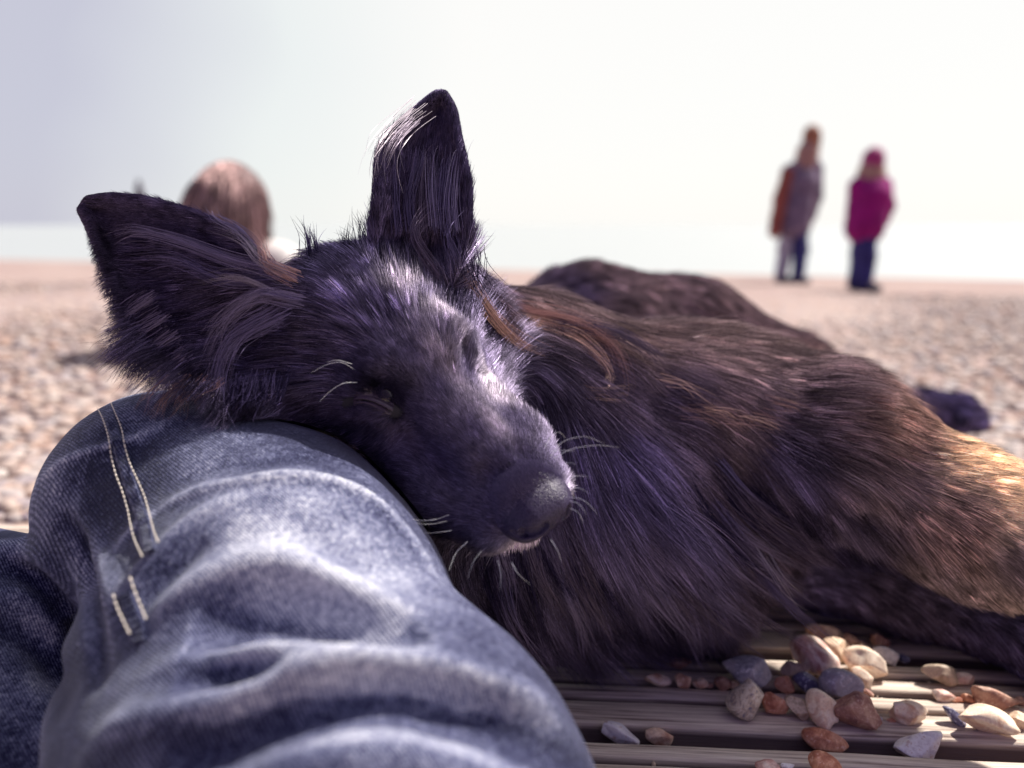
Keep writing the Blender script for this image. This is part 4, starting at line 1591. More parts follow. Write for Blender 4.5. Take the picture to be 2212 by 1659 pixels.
# neck and back
for a, b, c in (((985, 590, .515), 0, ROSE), ((1000, 600, .52), 14, GOLD), ((1010, 620, .525), -14, PURP), ((995, 580, .52), 30, ROSE)):
    lock([a, (1050 + b * .3, 680, .535), (1110 + b * .6, 745, .55), (1200 + b, 790 + b * .3, .565)], 160, 3.0, c)
lock([(1110, 670, .585), (1230, 690, .585), (1320, 745, .585), (1350, 830, .58), (1330, 880, .575)], 150, 3.5, ROSE)
lock([(1120, 700, .58), (1240, 730, .58), (1310, 800, .575), (1290, 850, .57)], 130, 3.5, GOLD)
lock([(1100, 720, .575), (1180, 790, .565), (1260, 845, .56), (1370, 850, .57)], 120, 3.0, GOLD)
lock([(1200, 700, .585), (1330, 720, .59), (1420, 770, .59), (1450, 800, .59)], 120, 4, PURP)
for i in range(15):
    u, v = 1430 + 29 * i + rng.uniform(-12, 12), 850 + 3 * i + rng.uniform(-30, 45)
    l = rng.uniform(60, 120)
    lock([(u, v, .585), (u + l * .5, v + l * .12, .575), (u + l, v + l * rng.uniform(.3, .6), .575)], 14, 4.0, ROSE if i % 3 else GOLD, .00010)
lock([(1640, 1180, .56), (1690, 1260, .55), (1725, 1330, .55)], 10, 3.5, SILV, .00013)
lock([(1660, 1190, .56), (1700, 1260, .55), (1770, 1320, .55)], 7, 4, SILV, .00013)
# locks of the ruff running down to the boards
for i in range(70):
    u = rng.uniform(1010, 1650); v = rng.uniform(1000, 1240)
    s = (u - 1000) / 650
    du = 60 + 170 * s; dvv = rng.uniform(170, 260) * (1 - .25 * s)
    d0 = .525 + .055 * s
    lock([(u, v, d0), (u + du * .35, v + dvv * .45, d0 - .004), (u + du + rng.uniform(-30, 30), v + dvv, d0 + .012)], 60, 3.2,
         [MIDB, BLACK, DEEP, PURP][i % 4], .00013, flare=1.0, wav=1.0)
# left ear: tufts across the cup, fringe along the lower edge
lock([(600, 585, .468), (500, 560, .468), (390, 520, .474), (290, 500, .482), (235, 520, .486)], 90, 2.2, MIDB)
lock([(590, 600, .468), (480, 600, .470), (380, 560, .474), (290, 560, .482)], 70, 2.5, BLACK)
lock([(570, 560, .468), (520, 500, .470), (470, 470, .474), (455, 450, .478)], 60, 2.0, MIDB)
lock([(620, 590, .466), (560, 560, .464), (520, 515, .466), (440, 480, .472)], 60, 2.2, SILV, .0001)
lock([(640, 600, .466), (580, 570, .464), (560, 520, .466), (520, 490, .470)], 60, 2.2, ROSE, .0001)
lock([(610, 640, .462), (520, 600, .462), (430, 608, .466)], 50, 1.6, SILV, .0001)
lock([(640, 650, .462), (560, 640, .460), (480, 700, .462), (450, 780, .464)], 110, 3, MIDB)
lock([(600, 680, .460), (500, 740, .460), (470, 840, .460), (500, 900, .455)], 110, 4, BLACK)
for i in range(16):
    t = i / 15
    u = 255 + 120 * t; v = 640 + 210 * t
    lock([(u + 60, v - 20, .476 - .01 * t), (u + 15, v + 8, .476 - .01 * t), (u - 14 + rng.uniform(-8, 8), v + 30 + rng.uniform(-8, 25), .474)], 40, 2.2, [DEEP, BLACK, MIDB][i % 3])
for u in (310, 345, 380, 420, 350, 390):
    lock([(u + 60, 820, .462), (u + 15, 855, .458), (u - 10 + rng.uniform(-12, 12), 885 + rng.uniform(-5, 35), .452)], 26, 1.8, ROSE, .0001, wav=1.6)
# right ear
lock([(905, 236, .512), (850, 280, .503), (812, 330, .498), (806, 400, .498)], 50, 4.5, (.17, .155, .17), .0001)
lock([(895, 262, .508), (850, 310, .500), (822, 375, .498)], 50, 3.0, SILV, .0001)
for u in (850, 880, 905, 930, 955, 975):
    lock([(u + 10, 500, .510), (u + 4, 430, .512), (u + rng.uniform(0, 30), 350 + rng.uniform(-20, 30), .518), (u + rng.uniform(5, 40), 300 + rng.uniform(-10, 40), .522)], 50, 2.4, [MIDB, BLACK, PURP][u % 3], .0001)
lock([(950, 600, .505), (900, 520, .504), (910, 470, .506), (960, 440, .510)], 70, 2.5, PURP)
lock([(985, 560, .508), (968, 500, .508), (1000, 440, .512)], 50, 2.5, BLACK)
lock([(1010, 560, .510), (1022, 600, .514), (1062, 660, .53)], 160, 5, DEEP)
for u in (505, 535, 565, 595):
    lock([(u + 10, 820, .458), (u, 860, .452), (u - 15, 890, .448)], 90, 3.2, [BLACK, DEEP, MIDB][u % 3])
# tufts on the crown
for a in ((660, 520), (675, 530), (740, 525), (775, 505), (800, 500)):
    lock([(a[0] + 10, a[1] + 30, .505), (a[0] + 4, a[1] - 10, .51), (a[0] + rng.uniform(-8, 12), a[1] - 45, .518)], 60, 3, DEEP)
# brown feathering on the belly and thigh behind the shoulder
for i in range(12):
    u = 1560 + i * 14; v = 745 + i * 4
    lock([(u, v, .98), (u + 80, v + 10, .96), (u + 160 + rng.uniform(-30, 20), v + rng.uniform(-10, 25), .95)], 90, 8, ROSE, .0003)
for r_ in (0,):
    P_ = np.concatenate([l[0] for l in LOCKS]); R_ = np.concatenate([l[1] for l in LOCKS]); T_ = np.concatenate([l[2] for l in LOCKS])
    hairs('fur', P_, R_, T_, dog, FUR)

# whiskers
LOCKS_W = []
def whisker(line, r0=0.00013):
    L = spline(line, 12)
    return np.array([P(*q) for q in L]), r0 * np.linspace(1, .25, 12)
wl = [
    [(1190, 985, .432), (1215, 955, .425), (1262, 943, .422), (1305, 958, .425)], [(1196, 990, .430), (1235, 970, .424), (1290, 962, .422), (1337, 966, .424)],
    [(1178, 965, .434), (1192, 940, .430), (1208, 934, .428), (1226, 950, .43)], [(1190, 975, .432), (1215, 972, .428), (1240, 975, .426)],
    [(1222, 1042, .425), (1238, 1030, .42), (1258, 1028, .418), (1274, 1031, .418)], [(1230, 1056, .425), (1250, 1054, .42), (1272, 1066, .418)],
    [(1230, 1074, .425), (1255, 1078, .42), (1275, 1092, .418), (1290, 1110, .418)], [(1232, 1082, .425), (1252, 1090, .42), (1268, 1112, .418)],
    [(1232, 1098, .425), (1250, 1108, .42), (1260, 1130, .42)], [(1215, 1005, .43), (1230, 1000, .425), (1246, 1003, .42)],
    [(970, 1112, .440), (940, 1122, .432), (905, 1124, .430), (880, 1117, .428)], [(965, 1126, .438), (930, 1132, .432), (890, 1130, .428)],
    [(975, 1146, .436), (945, 1150, .432), (912, 1152, .43)], [(1010, 1170, .43), (985, 1195, .425), (970, 1232, .42)],
    [(1040, 1190, .428), (1022, 1215, .422), (1010, 1250, .42)], [(1075, 1210, .424), (1082, 1240, .42), (1080, 1275, .42)],
    [(1105, 1215, .42), (1120, 1240, .418), (1145, 1262, .42)], [(1190, 1165, .42), (1205, 1190, .418), (1212, 1212, .42)],
    [(768, 800, .452), (738, 783, .446), (705, 788, .444), (672, 806, .444)], [(772, 826, .450), (742, 828, .445), (712, 846, .443), (690, 868, .443)],
    [(760, 786, .452), (730, 778, .447), (705, 782, .445)],
]
ws = [whisker(l) for l in wl]
hairs('whiskers', np.array([w[0] for w in ws]), np.array([w[1] for w in ws]), np.full((len(ws), 3), .36) * np.array([.95, .97, 1.0]), dog, FUR)

# ------------------------------------------------------------------ people on the beach
def ground_hit(u, v):
    r = P(u, v, 1.0) - C0
    d = 0.4
    while d < 60:
        p = C0 + r * d
        if p[2] <= float(beach_z(p[0], p[1])):
            return d
        d += 0.004
    return d


def part_mesh(name, prims, res, mat, parent, disp=0.0):
    lo = np.min([np.minimum(p['a'], p['b']) - max(p['ra'], p['rb']) if p['t'] == 'c' else p['c'] - max(p['r']) for p in prims if not p['sub']], 0) - 3 * res
    hi = np.max([np.maximum(p['a'], p['b']) + max(p['ra'], p['rb']) if p['t'] == 'c' else p['c'] + max(p['r']) for p in prims if not p['sub']], 0) + 3 * res
    F = Field(*[np.arange(lo[k], hi[k], res) for k in range(3)])
    for p in prims:
        F.add(p, 0.05)
    V, Q = F.mesh()
    if disp:
        V = V + vnormals(V, Q) * (disp * smooth_noise(V, 22, 5))[:, None]
    return link_mesh(name, mesh_from(name, V, Q), mat, parent)


def figure(label, J, d, coat_c, leg_cs, hair_c, group, extra_coat=(), coat_name='coat'):
    """standing figure: J holds joints as (u, v, depth offset)"""
    def W(k):
        q = J[k]
        return P(q[0], q[1], d + (q[2] if len(q) > 2 else 0))
    foot = (W('foot_a') + W('foot_b')) / 2
    root = empty('person', (foot[0], foot[1], float(beach_z(foot[0], foot[1]))))
    tag(root, label, 'person', group)
    skin_m = plain('skin', (0.34, 0.19, 0.16), 0.6)
    hair_m = plain('hair', hair_c, 0.7, noise=60)
    coat_m = plain('coat_cloth', coat_c, 0.9, noise=12)
    head, neck = W('head'), W('neck')
    body = [ell(head, (.078, .098, .112), .02), cap(head, neck, .052, .058, .03), cap(neck, W('hip'), .12, .12, .05)]
    body.append(ell(head + np.array([.0, .098, -.02]), (.015, .022, .02), .015))
    for s in ('a', 'b'):
        body += [cap(W('sh_' + s), W('el_' + s), .045, .036, .03), cap(W('el_' + s), W('ha_' + s), .036, .026, .02)]
        h = W('ha_' + s); dirv = h - W('el_' + s); dirv /= np.linalg.norm(dirv)
        side = np.cross(dirv, [0, 1, 0]); side /= np.linalg.norm(side)
        body.append(cap(h, h + dirv * .07, .030, .034, .015))
        for f, ln in zip((-1.5, -.5, .5, 1.5), (.065, .078, .072, .055)):
            b0 = h + dirv * .085 + side * f * .019
            body.append(cap(b0, b0 + dirv * ln + np.array([0, -.012, 0]), .0095, .0075, .003))
        b0 = h + dirv * .03 - side * .03
        body.append(cap(b0, b0 + dirv * .05 - side * .03, .012, .009, .008))
        body += [cap(W('hip'), W('kn_' + s), .075, .055, .03), cap(W('kn_' + s), W('foot_' + s) + np.array([0, 0, .08]), .055, .038, .03)]
    part_mesh('body', body, .009, skin_m, root)
    part_mesh('hair', [ell(head + np.array([0, -.018, .022]), (.094, .108, .114), .02), ell(head + np.array([0, -.05, -.075]), (.088, .068, .125), .03)], .009, hair_m, root, .004)
    coat = [cap(neck + np.array([0, 0, .075]), neck + np.array([0, 0, -.05]), .078, .10, .04), cap(neck + np.array([0, 0, -.04]), W('chest'), .09, .158, .06), cap(W('chest'), W('hip'), .158, .15, .06), cap(W('hip'), W('hem'), .15, .158, .05)]
    for s in ('a', 'b'):
        coat += [cap(neck + np.array([0, 0, -.06]), W('sh_' + s), .06, .07, .05), cap(W('sh_' + s), W('el_' + s), .070, .060, .04), cap(W('el_' + s), W('ha_' + s), .060, .048, .03)]
    coat += [c(W) for c in extra_coat]
    part_mesh(coat_name, coat, .011, coat_m, root, .006)
    for s, c in zip(('a', 'b'), leg_cs):
        m = plain('trouser_cloth', c, 0.9, noise=14)
        tr = [cap(W('hip'), W('kn_' + s), .100, .082, .03), cap(W('kn_' + s), W('foot_' + s) + np.array([0, 0, .06]), .082, .066, .03)]
        part_mesh('trouser_leg', tr, .012, m, root, .005)
        f = W('foot_' + s); f[2] = float(beach_z(f[0], f[1])) + .045
        part_mesh('shoe', [cap(f + np.array([0, .05, 0]), f + np.array([.05, -.13, -.01]), .052, .040, .02)], .010, plain('shoe_leather', (.05, .04, .07), .6), root)
    return root


PG = 'people standing on the far edge of the beach'
dA = ground_hit(1718, 612)
figure('taller far off person in a long grey purple coat with one rust brown sleeve', dict(
    head=(1752, 298), neck=(1745, 330), chest=(1733, 400), hip=(1722, 455), hem=(1716, 492),
    sh_a=(1703, 372), el_a=(1686, 430), ha_a=(1680, 485, .06), sh_b=(1762, 366), el_b=(1766, 425), ha_b=(1752, 470, .14),
    kn_a=(1697, 535, .05), foot_a=(1686, 606, .08), kn_b=(1730, 540, -.05), foot_b=(1722, 614, -.08)), dA,
    (0.17, 0.125, 0.19), ((0.42, 0.41, 0.50), (0.035, 0.035, 0.14)), (0.30, 0.13, 0.08), PG)
# rust sleeve on the near arm
_p = [o for o in bpy.data.objects if o.name.startswith('person')][-1]
part_mesh('sleeve', [cap(P(1703, 376, dA - .03), P(1685, 432, dA - .03), .072, .070, .03), cap(P(1685, 432, dA - .03), P(1672, 500, dA - .07), .070, .062, .03)], .011,
          plain('rust_cloth', (0.26, 0.075, 0.06), 0.9, noise=12), _p, .005)
dB = ground_hit(1858, 628)
figure('shorter far off person in a magenta jacket and navy trousers', dict(
    head=(1884, 352), neck=(1882, 378), chest=(1880, 425), hip=(1871, 470), hem=(1868, 492),
    sh_a=(1853, 402), el_a=(1846, 450), ha_a=(1852, 486, .12), sh_b=(1908, 402), el_b=(1916, 445), ha_b=(1908, 478, .14),
    kn_a=(1858, 545, .04), foot_a=(1847, 622, .06), kn_b=(1872, 550, -.04), foot_b=(1866, 630, -.06)), dB,
    (0.24, 0.004, 0.14), ((0.045, 0.04, 0.16), (0.035, 0.03, 0.14)), (0.30, 0.03, 0.15), PG, coat_name='jacket')


def seated_person():
    d = 2.35
    root = empty('person', tuple(P(470, 800, d)))
    tag(root, 'brown haired person sitting on the shingle behind the dog ears', 'person')
    hd = P(508, 452, d); nk = P(500, 520, d + .03); hip = P(420, 800, d + .12)
    skin_m = plain('skin_tone', (0.66, 0.42, 0.34), 0.6)
    top_m = plain('cream_cloth', (0.62, 0.60, 0.58), 0.9, noise=20)
    hair_m = plain('brown_hair', (0.13, 0.075, 0.075), 0.6, noise=45)
    shl, shr = P(395, 575, d + .04), P(600, 575, d + .0)
    body = [ell(hd, (.076, .095, .112), .02), cap(hd, nk, .05, .055, .03), cap(nk + np.array([0, 0, -.08]), hip, .11, .12, .05), ell(hd + np.array([.02, .09, -.02]), (.015, .02, .02), .015)]
    body += [cap(shl, P(360, 700, d + .1), .045, .036, .03), cap(P(360, 700, d + .1), P(345, 800, d), .036, .028, .02), cap(shr, P(630, 700, d + .1), .045, .036, .03), cap(P(630, 700, d + .1), P(640, 810, d), .036, .028, .02)]
    for hx in (P(345, 812, d - .03), P(640, 822, d - .03)):
        for f in (-1.5, -.5, .5, 1.5):
            body.append(cap(hx + np.array([f * .02, 0, 0]), hx + np.array([f * .024, -.07, -.01]), .0095, .008, .004))
        body.append(cap(hx + np.array([-.03, 0, 0]), hx + np.array([-.06, -.03, 0]), .012, .009, .006))
        body.append(cap(hx, hx + np.array([0, .04, .01]), .034, .03, .015))
    body += [cap(hip, hip + np.array([.25, .42, .18]), .08, .06, .04), cap(hip + np.array([.25, .42, .18]), hip + np.array([.3, .75, -.08]), .055, .04, .03)]
    part_mesh('body', body, .010, skin_m, root)
    part_mesh('hair', [ell(hd + np.array([0, -.02, .012]), (.108, .125, .125), .02), ell(hd + np.array([-.03, -.05, -.07]), (.105, .07, .13), .04),
                       cap(hd + np.array([-.045, -.03, .0]), hd + np.array([-.14, -.05, -.13]), .100, .075, .04), cap(hd + np.array([.03, -.05, -.06]), hd + np.array([.02, -.09, -.26]), .075, .05, .04)], .010, hair_m, root, .005)
    P1, R1_, T1 = [], [], []
    rr = np.random.default_rng(3)
    for i in range(1500):
        th = rr.uniform(0, 6.28); el = rr.uniform(.1, 1.5)
        o_ = np.array([math.cos(th) * math.cos(el) * .106, -abs(math.sin(th)) * math.cos(el) * .138 - .02, math.sin(el) * .132 + .008])
        t_ = np.linspace(0, 1, 9)[:, None]
        side = o_[0] / .118
        drop = np.array([side * .05 - .05, -.03, -.30]) * rr.uniform(.5, 1.1)
        q_ = hd + o_ * (1 + .12 * np.sin(t_ * 3)) + drop * t_ ** 1.5 + rr.normal(size=(1, 3)) * .008 * t_ + np.sin(t_ * 9 + rr.uniform(0, 6)) * .004 * t_
        P1.append(q_); T1.append(np.array([.085, .058, .056]) * np.exp(rr.normal(0, .6)))
    hairs('hair', np.array(P1), np.linspace(.0026, .0012, 9), np.clip(np.array(T1), 0, .9), root, FUR)
    part_mesh('top', [cap(nk + np.array([0, 0, -.07]), hip, .135, .15, .05), cap(nk + np.array([0, 0, -.05]), shl, .07, .07, .05), cap(nk + np.array([0, 0, -.05]), shr, .07, .07, .05),
                      cap(shl, P(360, 700, d + .1), .065, .055, .03), cap(shr, P(630, 700, d + .1), .065, .055, .03)], .012, top_m, root, .005)
    part_mesh('trousers', [cap(hip + np.array([0, 0, -.02]), hip + np.array([.25, .42, .18]), .135, .09, .05), cap(hip + np.array([.25, .42, .18]), hip + np.array([.3, .75, -.06]), .088, .065, .04),
                           cap(hip + np.array([.0, 0, -.02]), hip + np.array([.05, .45, .18]), .12, .09, .05), cap(hip + np.array([.05, .45, .18]), hip + np.array([.08, .78, -.06]), .088, .065, .04)], .012,
              plain('dark_cloth', (0.06, 0.055, 0.12), 0.9, noise=20), root, .005)


seated_person()


def marker_post():
    d = ground_hit(298, 572)
    base = P(298, 572, d); top = P(299, 392, d)
    root = empty('marker_post', (base[0], base[1], base[2]))
    tag(root, 'thin dark post standing up behind the dog folded ear on the left', 'post')
    m = plain('tarred_wood', (0.06, 0.045, 0.07), 0.8, noise=9)
    part_mesh('pole', [cap(base + np.array([0, 0, -.2]), top + np.array([0, 0, -.25]), .11, .09, .02), cap(top + np.array([0, 0, -.25]), top, .09, .035, .02)], .014, m, root, .004)
    c = base * .45 + top * .55
    part_mesh('collar', [cap(c + np.array([0, 0, -.05]), c + np.array([0, 0, .05]), .125, .125, .01)], .014, m, root)


marker_post()


# ------------------------------------------------------------------ pebbles lying on the boardwalk
def stone_mat(name, c1, c2, c3, speck, rough=0.62, scale=60, band=0.0):
    mt, nt, bs = new_mat(name)
    tc = nd(nt, 'ShaderNodeTexCoord')
    oi = nd(nt, 'ShaderNodeObjectInfo')
    mul = nd(nt, 'ShaderNodeVectorMath', operation='MULTIPLY_ADD')
    nt.links.new(oi.outputs['Random'], mul.inputs[0]); mul.inputs[1].default_value = (7, 11, 5)
    nt.links.new(tc.outputs['Object'], mul.inputs[2])
    n1 = nd(nt, 'ShaderNodeTexNoise', Scale=float(scale), Detail=5.0, Roughness=0.6, Distortion=0.8 + band)
    nt.links.new(mul.outputs[0], n1.inputs['Vector'])
    n2 = nd(nt, 'ShaderNodeTexNoise', Scale=float(scale * 7), Detail=4.0, Roughness=0.7)
    nt.links.new(mul.outputs[0], n2.inputs['Vector'])
    r = ramp(nt, n1.outputs[0], [(0.34, c1), (0.47, c2), (0.53, c3), (0.66, c2)])
    sp = ramp(nt, n2.outputs[0], [(0.56, (0, 0, 0)), (0.66, (1, 1, 1))])
    fac = nd(nt, 'ShaderNodeMath', operation='MULTIPLY'); nt.links.new(sp.outputs[0], fac.inputs[0]); fac.inputs[1].default_value = 0.75
    c = mixc(nt, fac.outputs[0], r.outputs[0], speck)
    lw = ramp(nt, n2.outputs[0], [(0.25, (0.68, 0.62, 0.64)), (0.5, (1, 1, 1))])
    c = mixc(nt, 1.0, c, lw.outputs[0], 'MULTIPLY')
    hs = nd(nt, 'ShaderNodeHueSaturation'); hs.inputs['Value'].default_value = 1.2
    nt.links.new(c, hs.inputs['Color'])
    nt.links.new(hs.outputs[0], bs.inputs['Base Color'])
    bs.inputs['Roughness'].default_value = rough
    bump(nt, bs, n2.outputs[0], 0.35, 0.0008)
    return mt


SM = {
    'tan': stone_mat('tan_flint', (0.40, 0.20, 0.13), (0.58, 0.38, 0.26), (0.70, 0.53, 0.38), (0.75, 0.62, 0.5)),
    'brown': stone_mat('brown_flint', (0.22, 0.10, 0.085), (0.36, 0.18, 0.13), (0.46, 0.28, 0.20), (0.60, 0.44, 0.36)),
    'red': stone_mat('rust_flint', (0.30, 0.095, 0.055), (0.48, 0.20, 0.115), (0.60, 0.32, 0.20), (0.70, 0.48, 0.38)),
    'cream': stone_mat('cream_flint', (0.52, 0.30, 0.20), (0.72, 0.56, 0.42), (0.82, 0.70, 0.56), (0.60, 0.36, 0.24)),
    'pink': stone_mat('pink_flint', (0.40, 0.18, 0.15), (0.60, 0.40, 0.33), (0.76, 0.64, 0.55), (0.44, 0.20, 0.16)),
    'grey': stone_mat('speckled_grey_flint', (0.20, 0.19, 0.24), (0.34, 0.33, 0.38), (0.44, 0.40, 0.42), (0.78, 0.76, 0.78), scale=45),
    'dark': stone_mat('dark_blue_flint', (0.035, 0.035, 0.085), (0.09, 0.085, 0.16), (0.16, 0.15, 0.24), (0.70, 0.70, 0.76), .4),
    'agate': stone_mat('banded_flint', (0.22, 0.20, 0.26), (0.56, 0.46, 0.34), (0.66, 0.60, 0.52), (0.34, 0.20, 0.13), .5, 70, 2.5),
    'white': stone_mat('white_flint', (0.66, 0.62, 0.62), (0.80, 0.77, 0.76), (0.58, 0.55, 0.60), (0.46, 0.32, 0.26), .5, 30),
    'olive': stone_mat('olive_flint', (0.28, 0.20, 0.14), (0.46, 0.36, 0.26), (0.58, 0.46, 0.34), (0.30, 0.16, 0.10), .55, 50, 1.5),
}
ICO5, ICOF5 = ico(4)


def pebble(u, v, w, h, ang, col, label, seed, zb=0.0, power=0.18, lean=0.0):
    """stone whose outline is about w x h px (2212 frame) centred at (u, v), turned by ang degrees (clockwise in view)"""
    g = G(u, v + h * 0.30, zb)
    d = depth_of(g)
    mm = d / FPX
    r = np.random.default_rng(seed)
    a, b = w * mm * .57, h * mm * .57
    t = min(a, b) * r.uniform(.8, .95)
    V = ICO5.copy()
    # flattened, slightly squared off and knobbly
    for _ in range(11):                           # worn facets
        n = r.normal(size=3); n /= np.linalg.norm(n)
        k = V @ n; lim = r.uniform(.56, .86)
        V = V - np.outer(np.maximum(k - lim, 0) * .96, n)
    nz = smooth_noise(ICO5 * 1.0, 2.1, seed) * power + smooth_noise(ICO5, 5, seed + 9) * 0.035 + smooth_noise(ICO5, 13, seed + 5) * 0.010
    V = V * (1 + nz)[:, None]
    V = V / np.array([np.ptp(V[:, k]) / 2 for k in range(3)])
    V = V - (V.max(0) + V.min(0)) / 2
    # plane of the outline: view plane tipped back towards the boards
    V = V * np.array([a, t, b])
    c, s = math.cos(math.radians(-ang)), math.sin(math.radians(-ang))
    X = V[:, 0] * c - V[:, 2] * s; Z = V[:, 0] * s + V[:, 2] * c
    V = np.stack([X, V[:, 1], Z], 1)
    tip = math.radians(42)
    ct, st = math.cos(-tip), math.sin(-tip)
    V = np.stack([V[:, 0], V[:, 1] * ct - V[:, 2] * st, V[:, 1] * st + V[:, 2] * ct], 1)
    zmin = V[:, 2].min()
    ctr = P(u, v, d)
    z = zb - zmin - 0.0006
    # slide along the view ray so the centre is seen at (u, v) at that height
    rr = P(u, v, 1.0) - C0
    tt = (z - CAM_H) / rr[2]
    ctr = C0 + rr * tt
    me = mesh_from('pebble', V, ICOF5)
    me.materials.append(SM[col])
    o = bpy.data.objects.new('pebble', me)
    COL.objects.link(o)
    o.location = ctr
    tag(o, label, 'pebble', 'pebbles on the boardwalk')
    return o


def r2(X, Y): return 1645.8 + X * .2560, 1316.6 + Y * .2560
def r1(X, Y): return 1097.2 + X * .2480, 1316.6 + Y * .2480


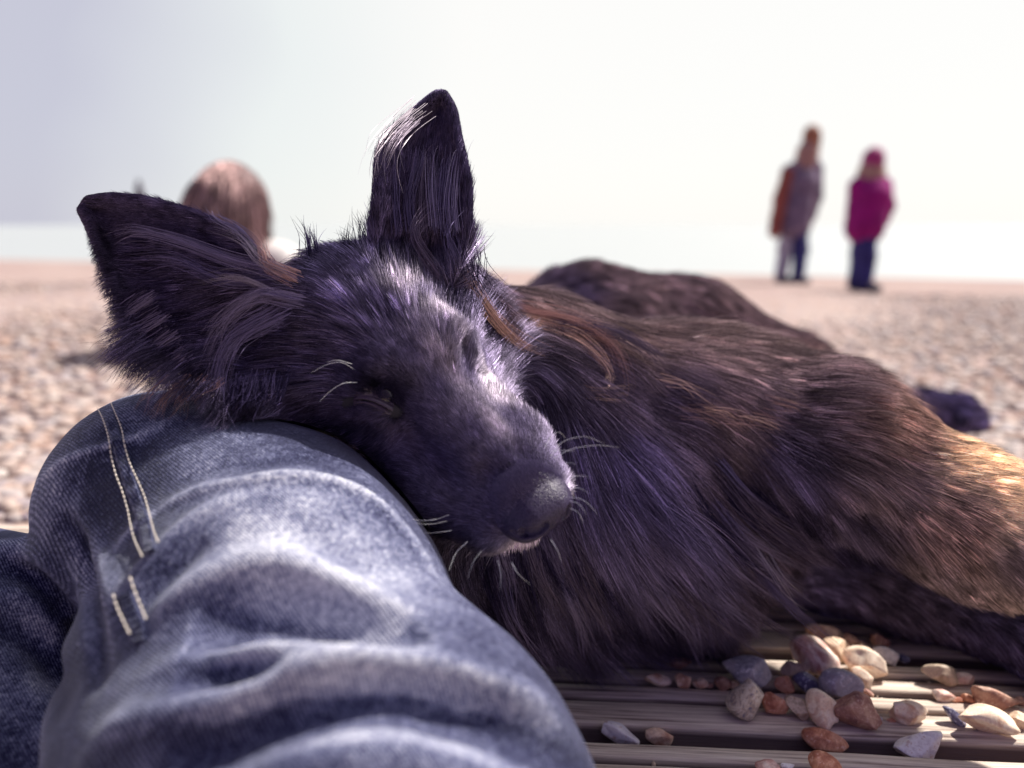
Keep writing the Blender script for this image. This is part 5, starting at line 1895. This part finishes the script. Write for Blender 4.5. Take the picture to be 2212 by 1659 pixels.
PB = [  # (region, X, Y, w, h, angle, colour, z, label)
    (2, 535, 200, 290, 120, 8, 'tan', 0, 'flat tan pebble topmost in the big pebble heap, just below the dog fur'),
    (2, 738, 262, 150, 110, 20, 'brown', 0, 'brown pebble half under trailing hair beside the flat tan pebble'),
    (2, 840, 290, 60, 48, 0, 'cream', 0, 'tiny cream pebble in the gap between two brown pebbles near the fur'),
    (2, 992, 272, 140, 100, 20, 'brown', 0, 'brown pebble veiled by golden hair under the dog foreleg'),
    (2, 640, 345, 230, 180, 30, 'tan', 0, 'pinkish tan pebble tucked behind the largest mottled pebble'),
    (2, 455, 395, 390, 260, 38, 'pink', 0, 'largest pebble, heart shaped and mottled pink and cream'),
    (2, 1040, 385, 200, 115, 22, 'grey', 0, 'blue grey angular pebble right of the broad cream pebble'),
    (2, 1195, 415, 95, 70, 10, 'dark', 0, 'small dark blue pebble at the edge of the trailing hair'),
    (2, 868, 445, 310, 215, 30, 'cream', 0, 'broad smooth cream pebble with an orange base in the heap'),
    (2, 845, 575, 180, 105, 42, 'cream', 0, 'small smooth cream pebble leaning on the broad cream pebble'),
    (2, 315, 525, 260, 115, 12, 'olive', 0, 'olive and cream pebble lying on the white spotted dark pebble'),
    (2, 385, 625, 225, 150, 15, 'dark', 0, 'dark blue pebble with white spots in the middle of the heap'),
    (2, 192, 640, 150, 125, 0, 'red', 0, 'small round rust pebble between the big grey and the dark blue pebbles'),
    (2, 665, 630, 305, 235, 25, 'grey', 0, 'round speckled grey pebble in the middle of the heap'),
    (2, 895, 700, 95, 45, 35, 'brown', 0, 'sliver of dark brown stone above the triangular brown pebble'),
    (2, 808, 838, 350, 235, 22, 'brown', 0, 'triangular smooth brown pebble low in the heap'),
    (2, 510, 830, 220, 290, -25, 'cream', 0, 'knobbly cream and orange pebble pointing down in the front row'),
    (2, 310, 825, 225, 165, 25, 'olive', 0, 'olive tan wedge shaped pebble left of the knobbly cream one'),
    (2, 105, 795, 200, 150, 15, 'red', 0, 'rust red pebble with pale nicks between agate and olive pebbles'),
    (2, 1248, 872, 270, 175, 8, 'cream', 0, 'lone rounded cream pebble on the bare wood right of the heap'),
    (2, 1002, 925, 36, 38, 40, 'white', 0, 'tiny white chip beside the triangular brown pebble'),
    (2, 1095, 937, 72, 36, 5, 'red', 0, 'tiny orange chip left of the lone rounded cream pebble'),
    (2, 1618, 902, 190, 85, 44, 'dark', 0, 'slim dark blue slate pebble lying aslant near the right edge'),
    (2, 1920, 915, 410, 190, 22, 'cream', 0, 'long cream pebble with brown patches near the right edge'),
    (2, 2175, 935, 150, 130, 10, 'tan', 0, 'tan orange pebble cut by the right edge of the picture'),
    (2, 1990, 760, 340, 150, 10, 'brown', 0, 'mauve brown pebble with pale spots behind the long cream one'),
    (2, 2190, 775, 90, 75, 10, 'brown', 0, 'brown pebble at the right edge behind the mauve brown one'),
    (2, 1533, 732, 155, 100, 5, 'pink', 0, 'small pinkish cream pebble under thin loose hairs'),
    (2, 1648, 765, 95, 48, 8, 'red', 0, 'flat orange chip between two small round pebbles'),
    (2, 1750, 757, 110, 66, 10, 'red', 0, 'small reddish brown pebble right of the flat orange chip'),
    (2, 1495, 550, 255, 145, 12, 'olive', 0, 'brown olive pebble beneath the fringe of the lower foreleg'),
    (2, 1700, 585, 165, 92, 5, 'pink', 0, 'small pinkish brown pebble beside the brown olive one under the leg'),
    (2, 530, 1115, 340, 170, 18, 'red', -.010, 'long rust orange pebble lodged in the dark gap between boards'),
    (2, 545, 1320, 260, 170, 38, 'red', 0, 'orange pebble at the bottom edge below the lodged rust pebble'),
    (2, 1340, 1165, 380, 215, -22, 'white', -.010, 'white and pink peaked pebble standing in the gap between boards'),
    (2, 50, 1315, 190, 90, 10, 'pink', 0, 'rough pink pebble at the bottom edge of the picture'),
    (2, 215, 1328, 105, 52, 5, 'white', 0, 'small white pebble at the bottom edge beside the pink one'),
    (1, 2090, 540, 390, 250, 12, 'grey', 0, 'big rough grey pebble with white flecks left of the heap'),
    (1, 2080, 785, 300, 285, -12, 'agate', 0, 'banded cream and grey pebble with a glassy chip in the front row'),
    (1, 2020, 655, 190, 80, 5, 'tan', 0, 'thin orange cream pebble squeezed between grey and banded pebbles'),
    (1, 985, 1085, 300, 145, 22, 'white', -.010, 'white grey pebble in the gap nearest the jeans'),
    (1, 1315, 1110, 215, 125, 10, 'tan', -.010, 'smooth orange cream pebble in the gap, second from the jeans'),
    (1, 1308, 612, 210, 95, 12, 'cream', 0, 'cream pebble under the tips of the chest fur'),
    (1, 1515, 625, 130, 110, 30, 'tan', 0, 'small tan pebble first in the row of four in the groove'),
    (1, 1675, 642, 125, 85, 5, 'cream', 0, 'small pale cream pebble second in the row in the groove'),
    (1, 1757, 662, 62, 42, 0, 'brown', 0, 'tiny brown pebble third in the row in the groove'),
    (1, 1872, 648, 130, 98, 25, 'brown', 0, 'dark brown striped pebble last in the row in the groove'),
    (1, 1500, 460, 180, 100, 8, 'brown', 0, 'mauve brown pebble half hidden behind the chest fur tips'),
    (1, 150, 412, 150, 46, 8, 'brown', 0, 'reddish brown pebble behind the fur close to the jeans'),
    (1, 18, 408, 36, 28, 0, 'tan', 0, 'tiny tan chip right beside the jeans'),
]
for i, (rg, X, Y, w, h, ang, col, zb, lab) in enumerate(PB):
    k = .2560 if rg == 2 else .2480
    u, v = (r2 if rg == 2 else r1)(X, Y)
    pebble(u, v, w * k, h * k, ang, col, lab, 100 + i, zb, .16 if w > 200 else .12)


def grit():
    """sand grains and stone crumbs lying in the grooves between the boards"""
    V0, F0 = ico(1)
    r = np.random.default_rng(17)
    n = 1500
    a = r.uniform(-.05, .75, n); k = r.integers(0, 3, n)
    groove = []
    s0 = 0.0
    for typ, w in PAT:
        if typ == 'g': groove.append(s0 + w / 2)
        s0 += w
    sg = np.array(groove)[r.integers(0, len(groove), n)] + PERIOD * r.integers(-1, 3, n) + r.normal(0, .0015, n)
    x = DECK_O[0] + DECK_D[0] * a + DECK_N[0] * sg; y = DECK_O[1] + DECK_D[1] * a + DECK_N[1] * sg
    rad = r.uniform(.0005, .0016, n) * np.where(r.random(n) < .06, 2.0, 1)
    W = V0[None] * (1 + .25 * np.sin(V0[None] * 4 + r.uniform(0, 6, (n, 1, 3)))) * rad[:, None, None]
    V = (W + np.stack([x, y, -.0060 + rad * .6], 1)[:, None]).reshape(-1, 3)
    F = (F0[None] + (np.arange(n) * len(V0))[:, None, None]).reshape(-1, 3)
    mt, nt, bs = new_mat('grit')
    ge = nd(nt, 'ShaderNodeNewGeometry')
    c = ramp(nt, ge.outputs['Random Per Island'], [(0, (.3, .2, .15)), (.4, (.55, .42, .32)), (.8, (.7, .62, .52)), (1, (.15, .12, .15))])
    nt.links.new(c.outputs[0], bs.inputs['Base Color'])
    o = link_mesh('grit', mesh_from('grit', V, F), mt)
    tag(o, 'sand grains and stone crumbs in the grooves of the boardwalk', 'grit', kind='stuff')


grit()
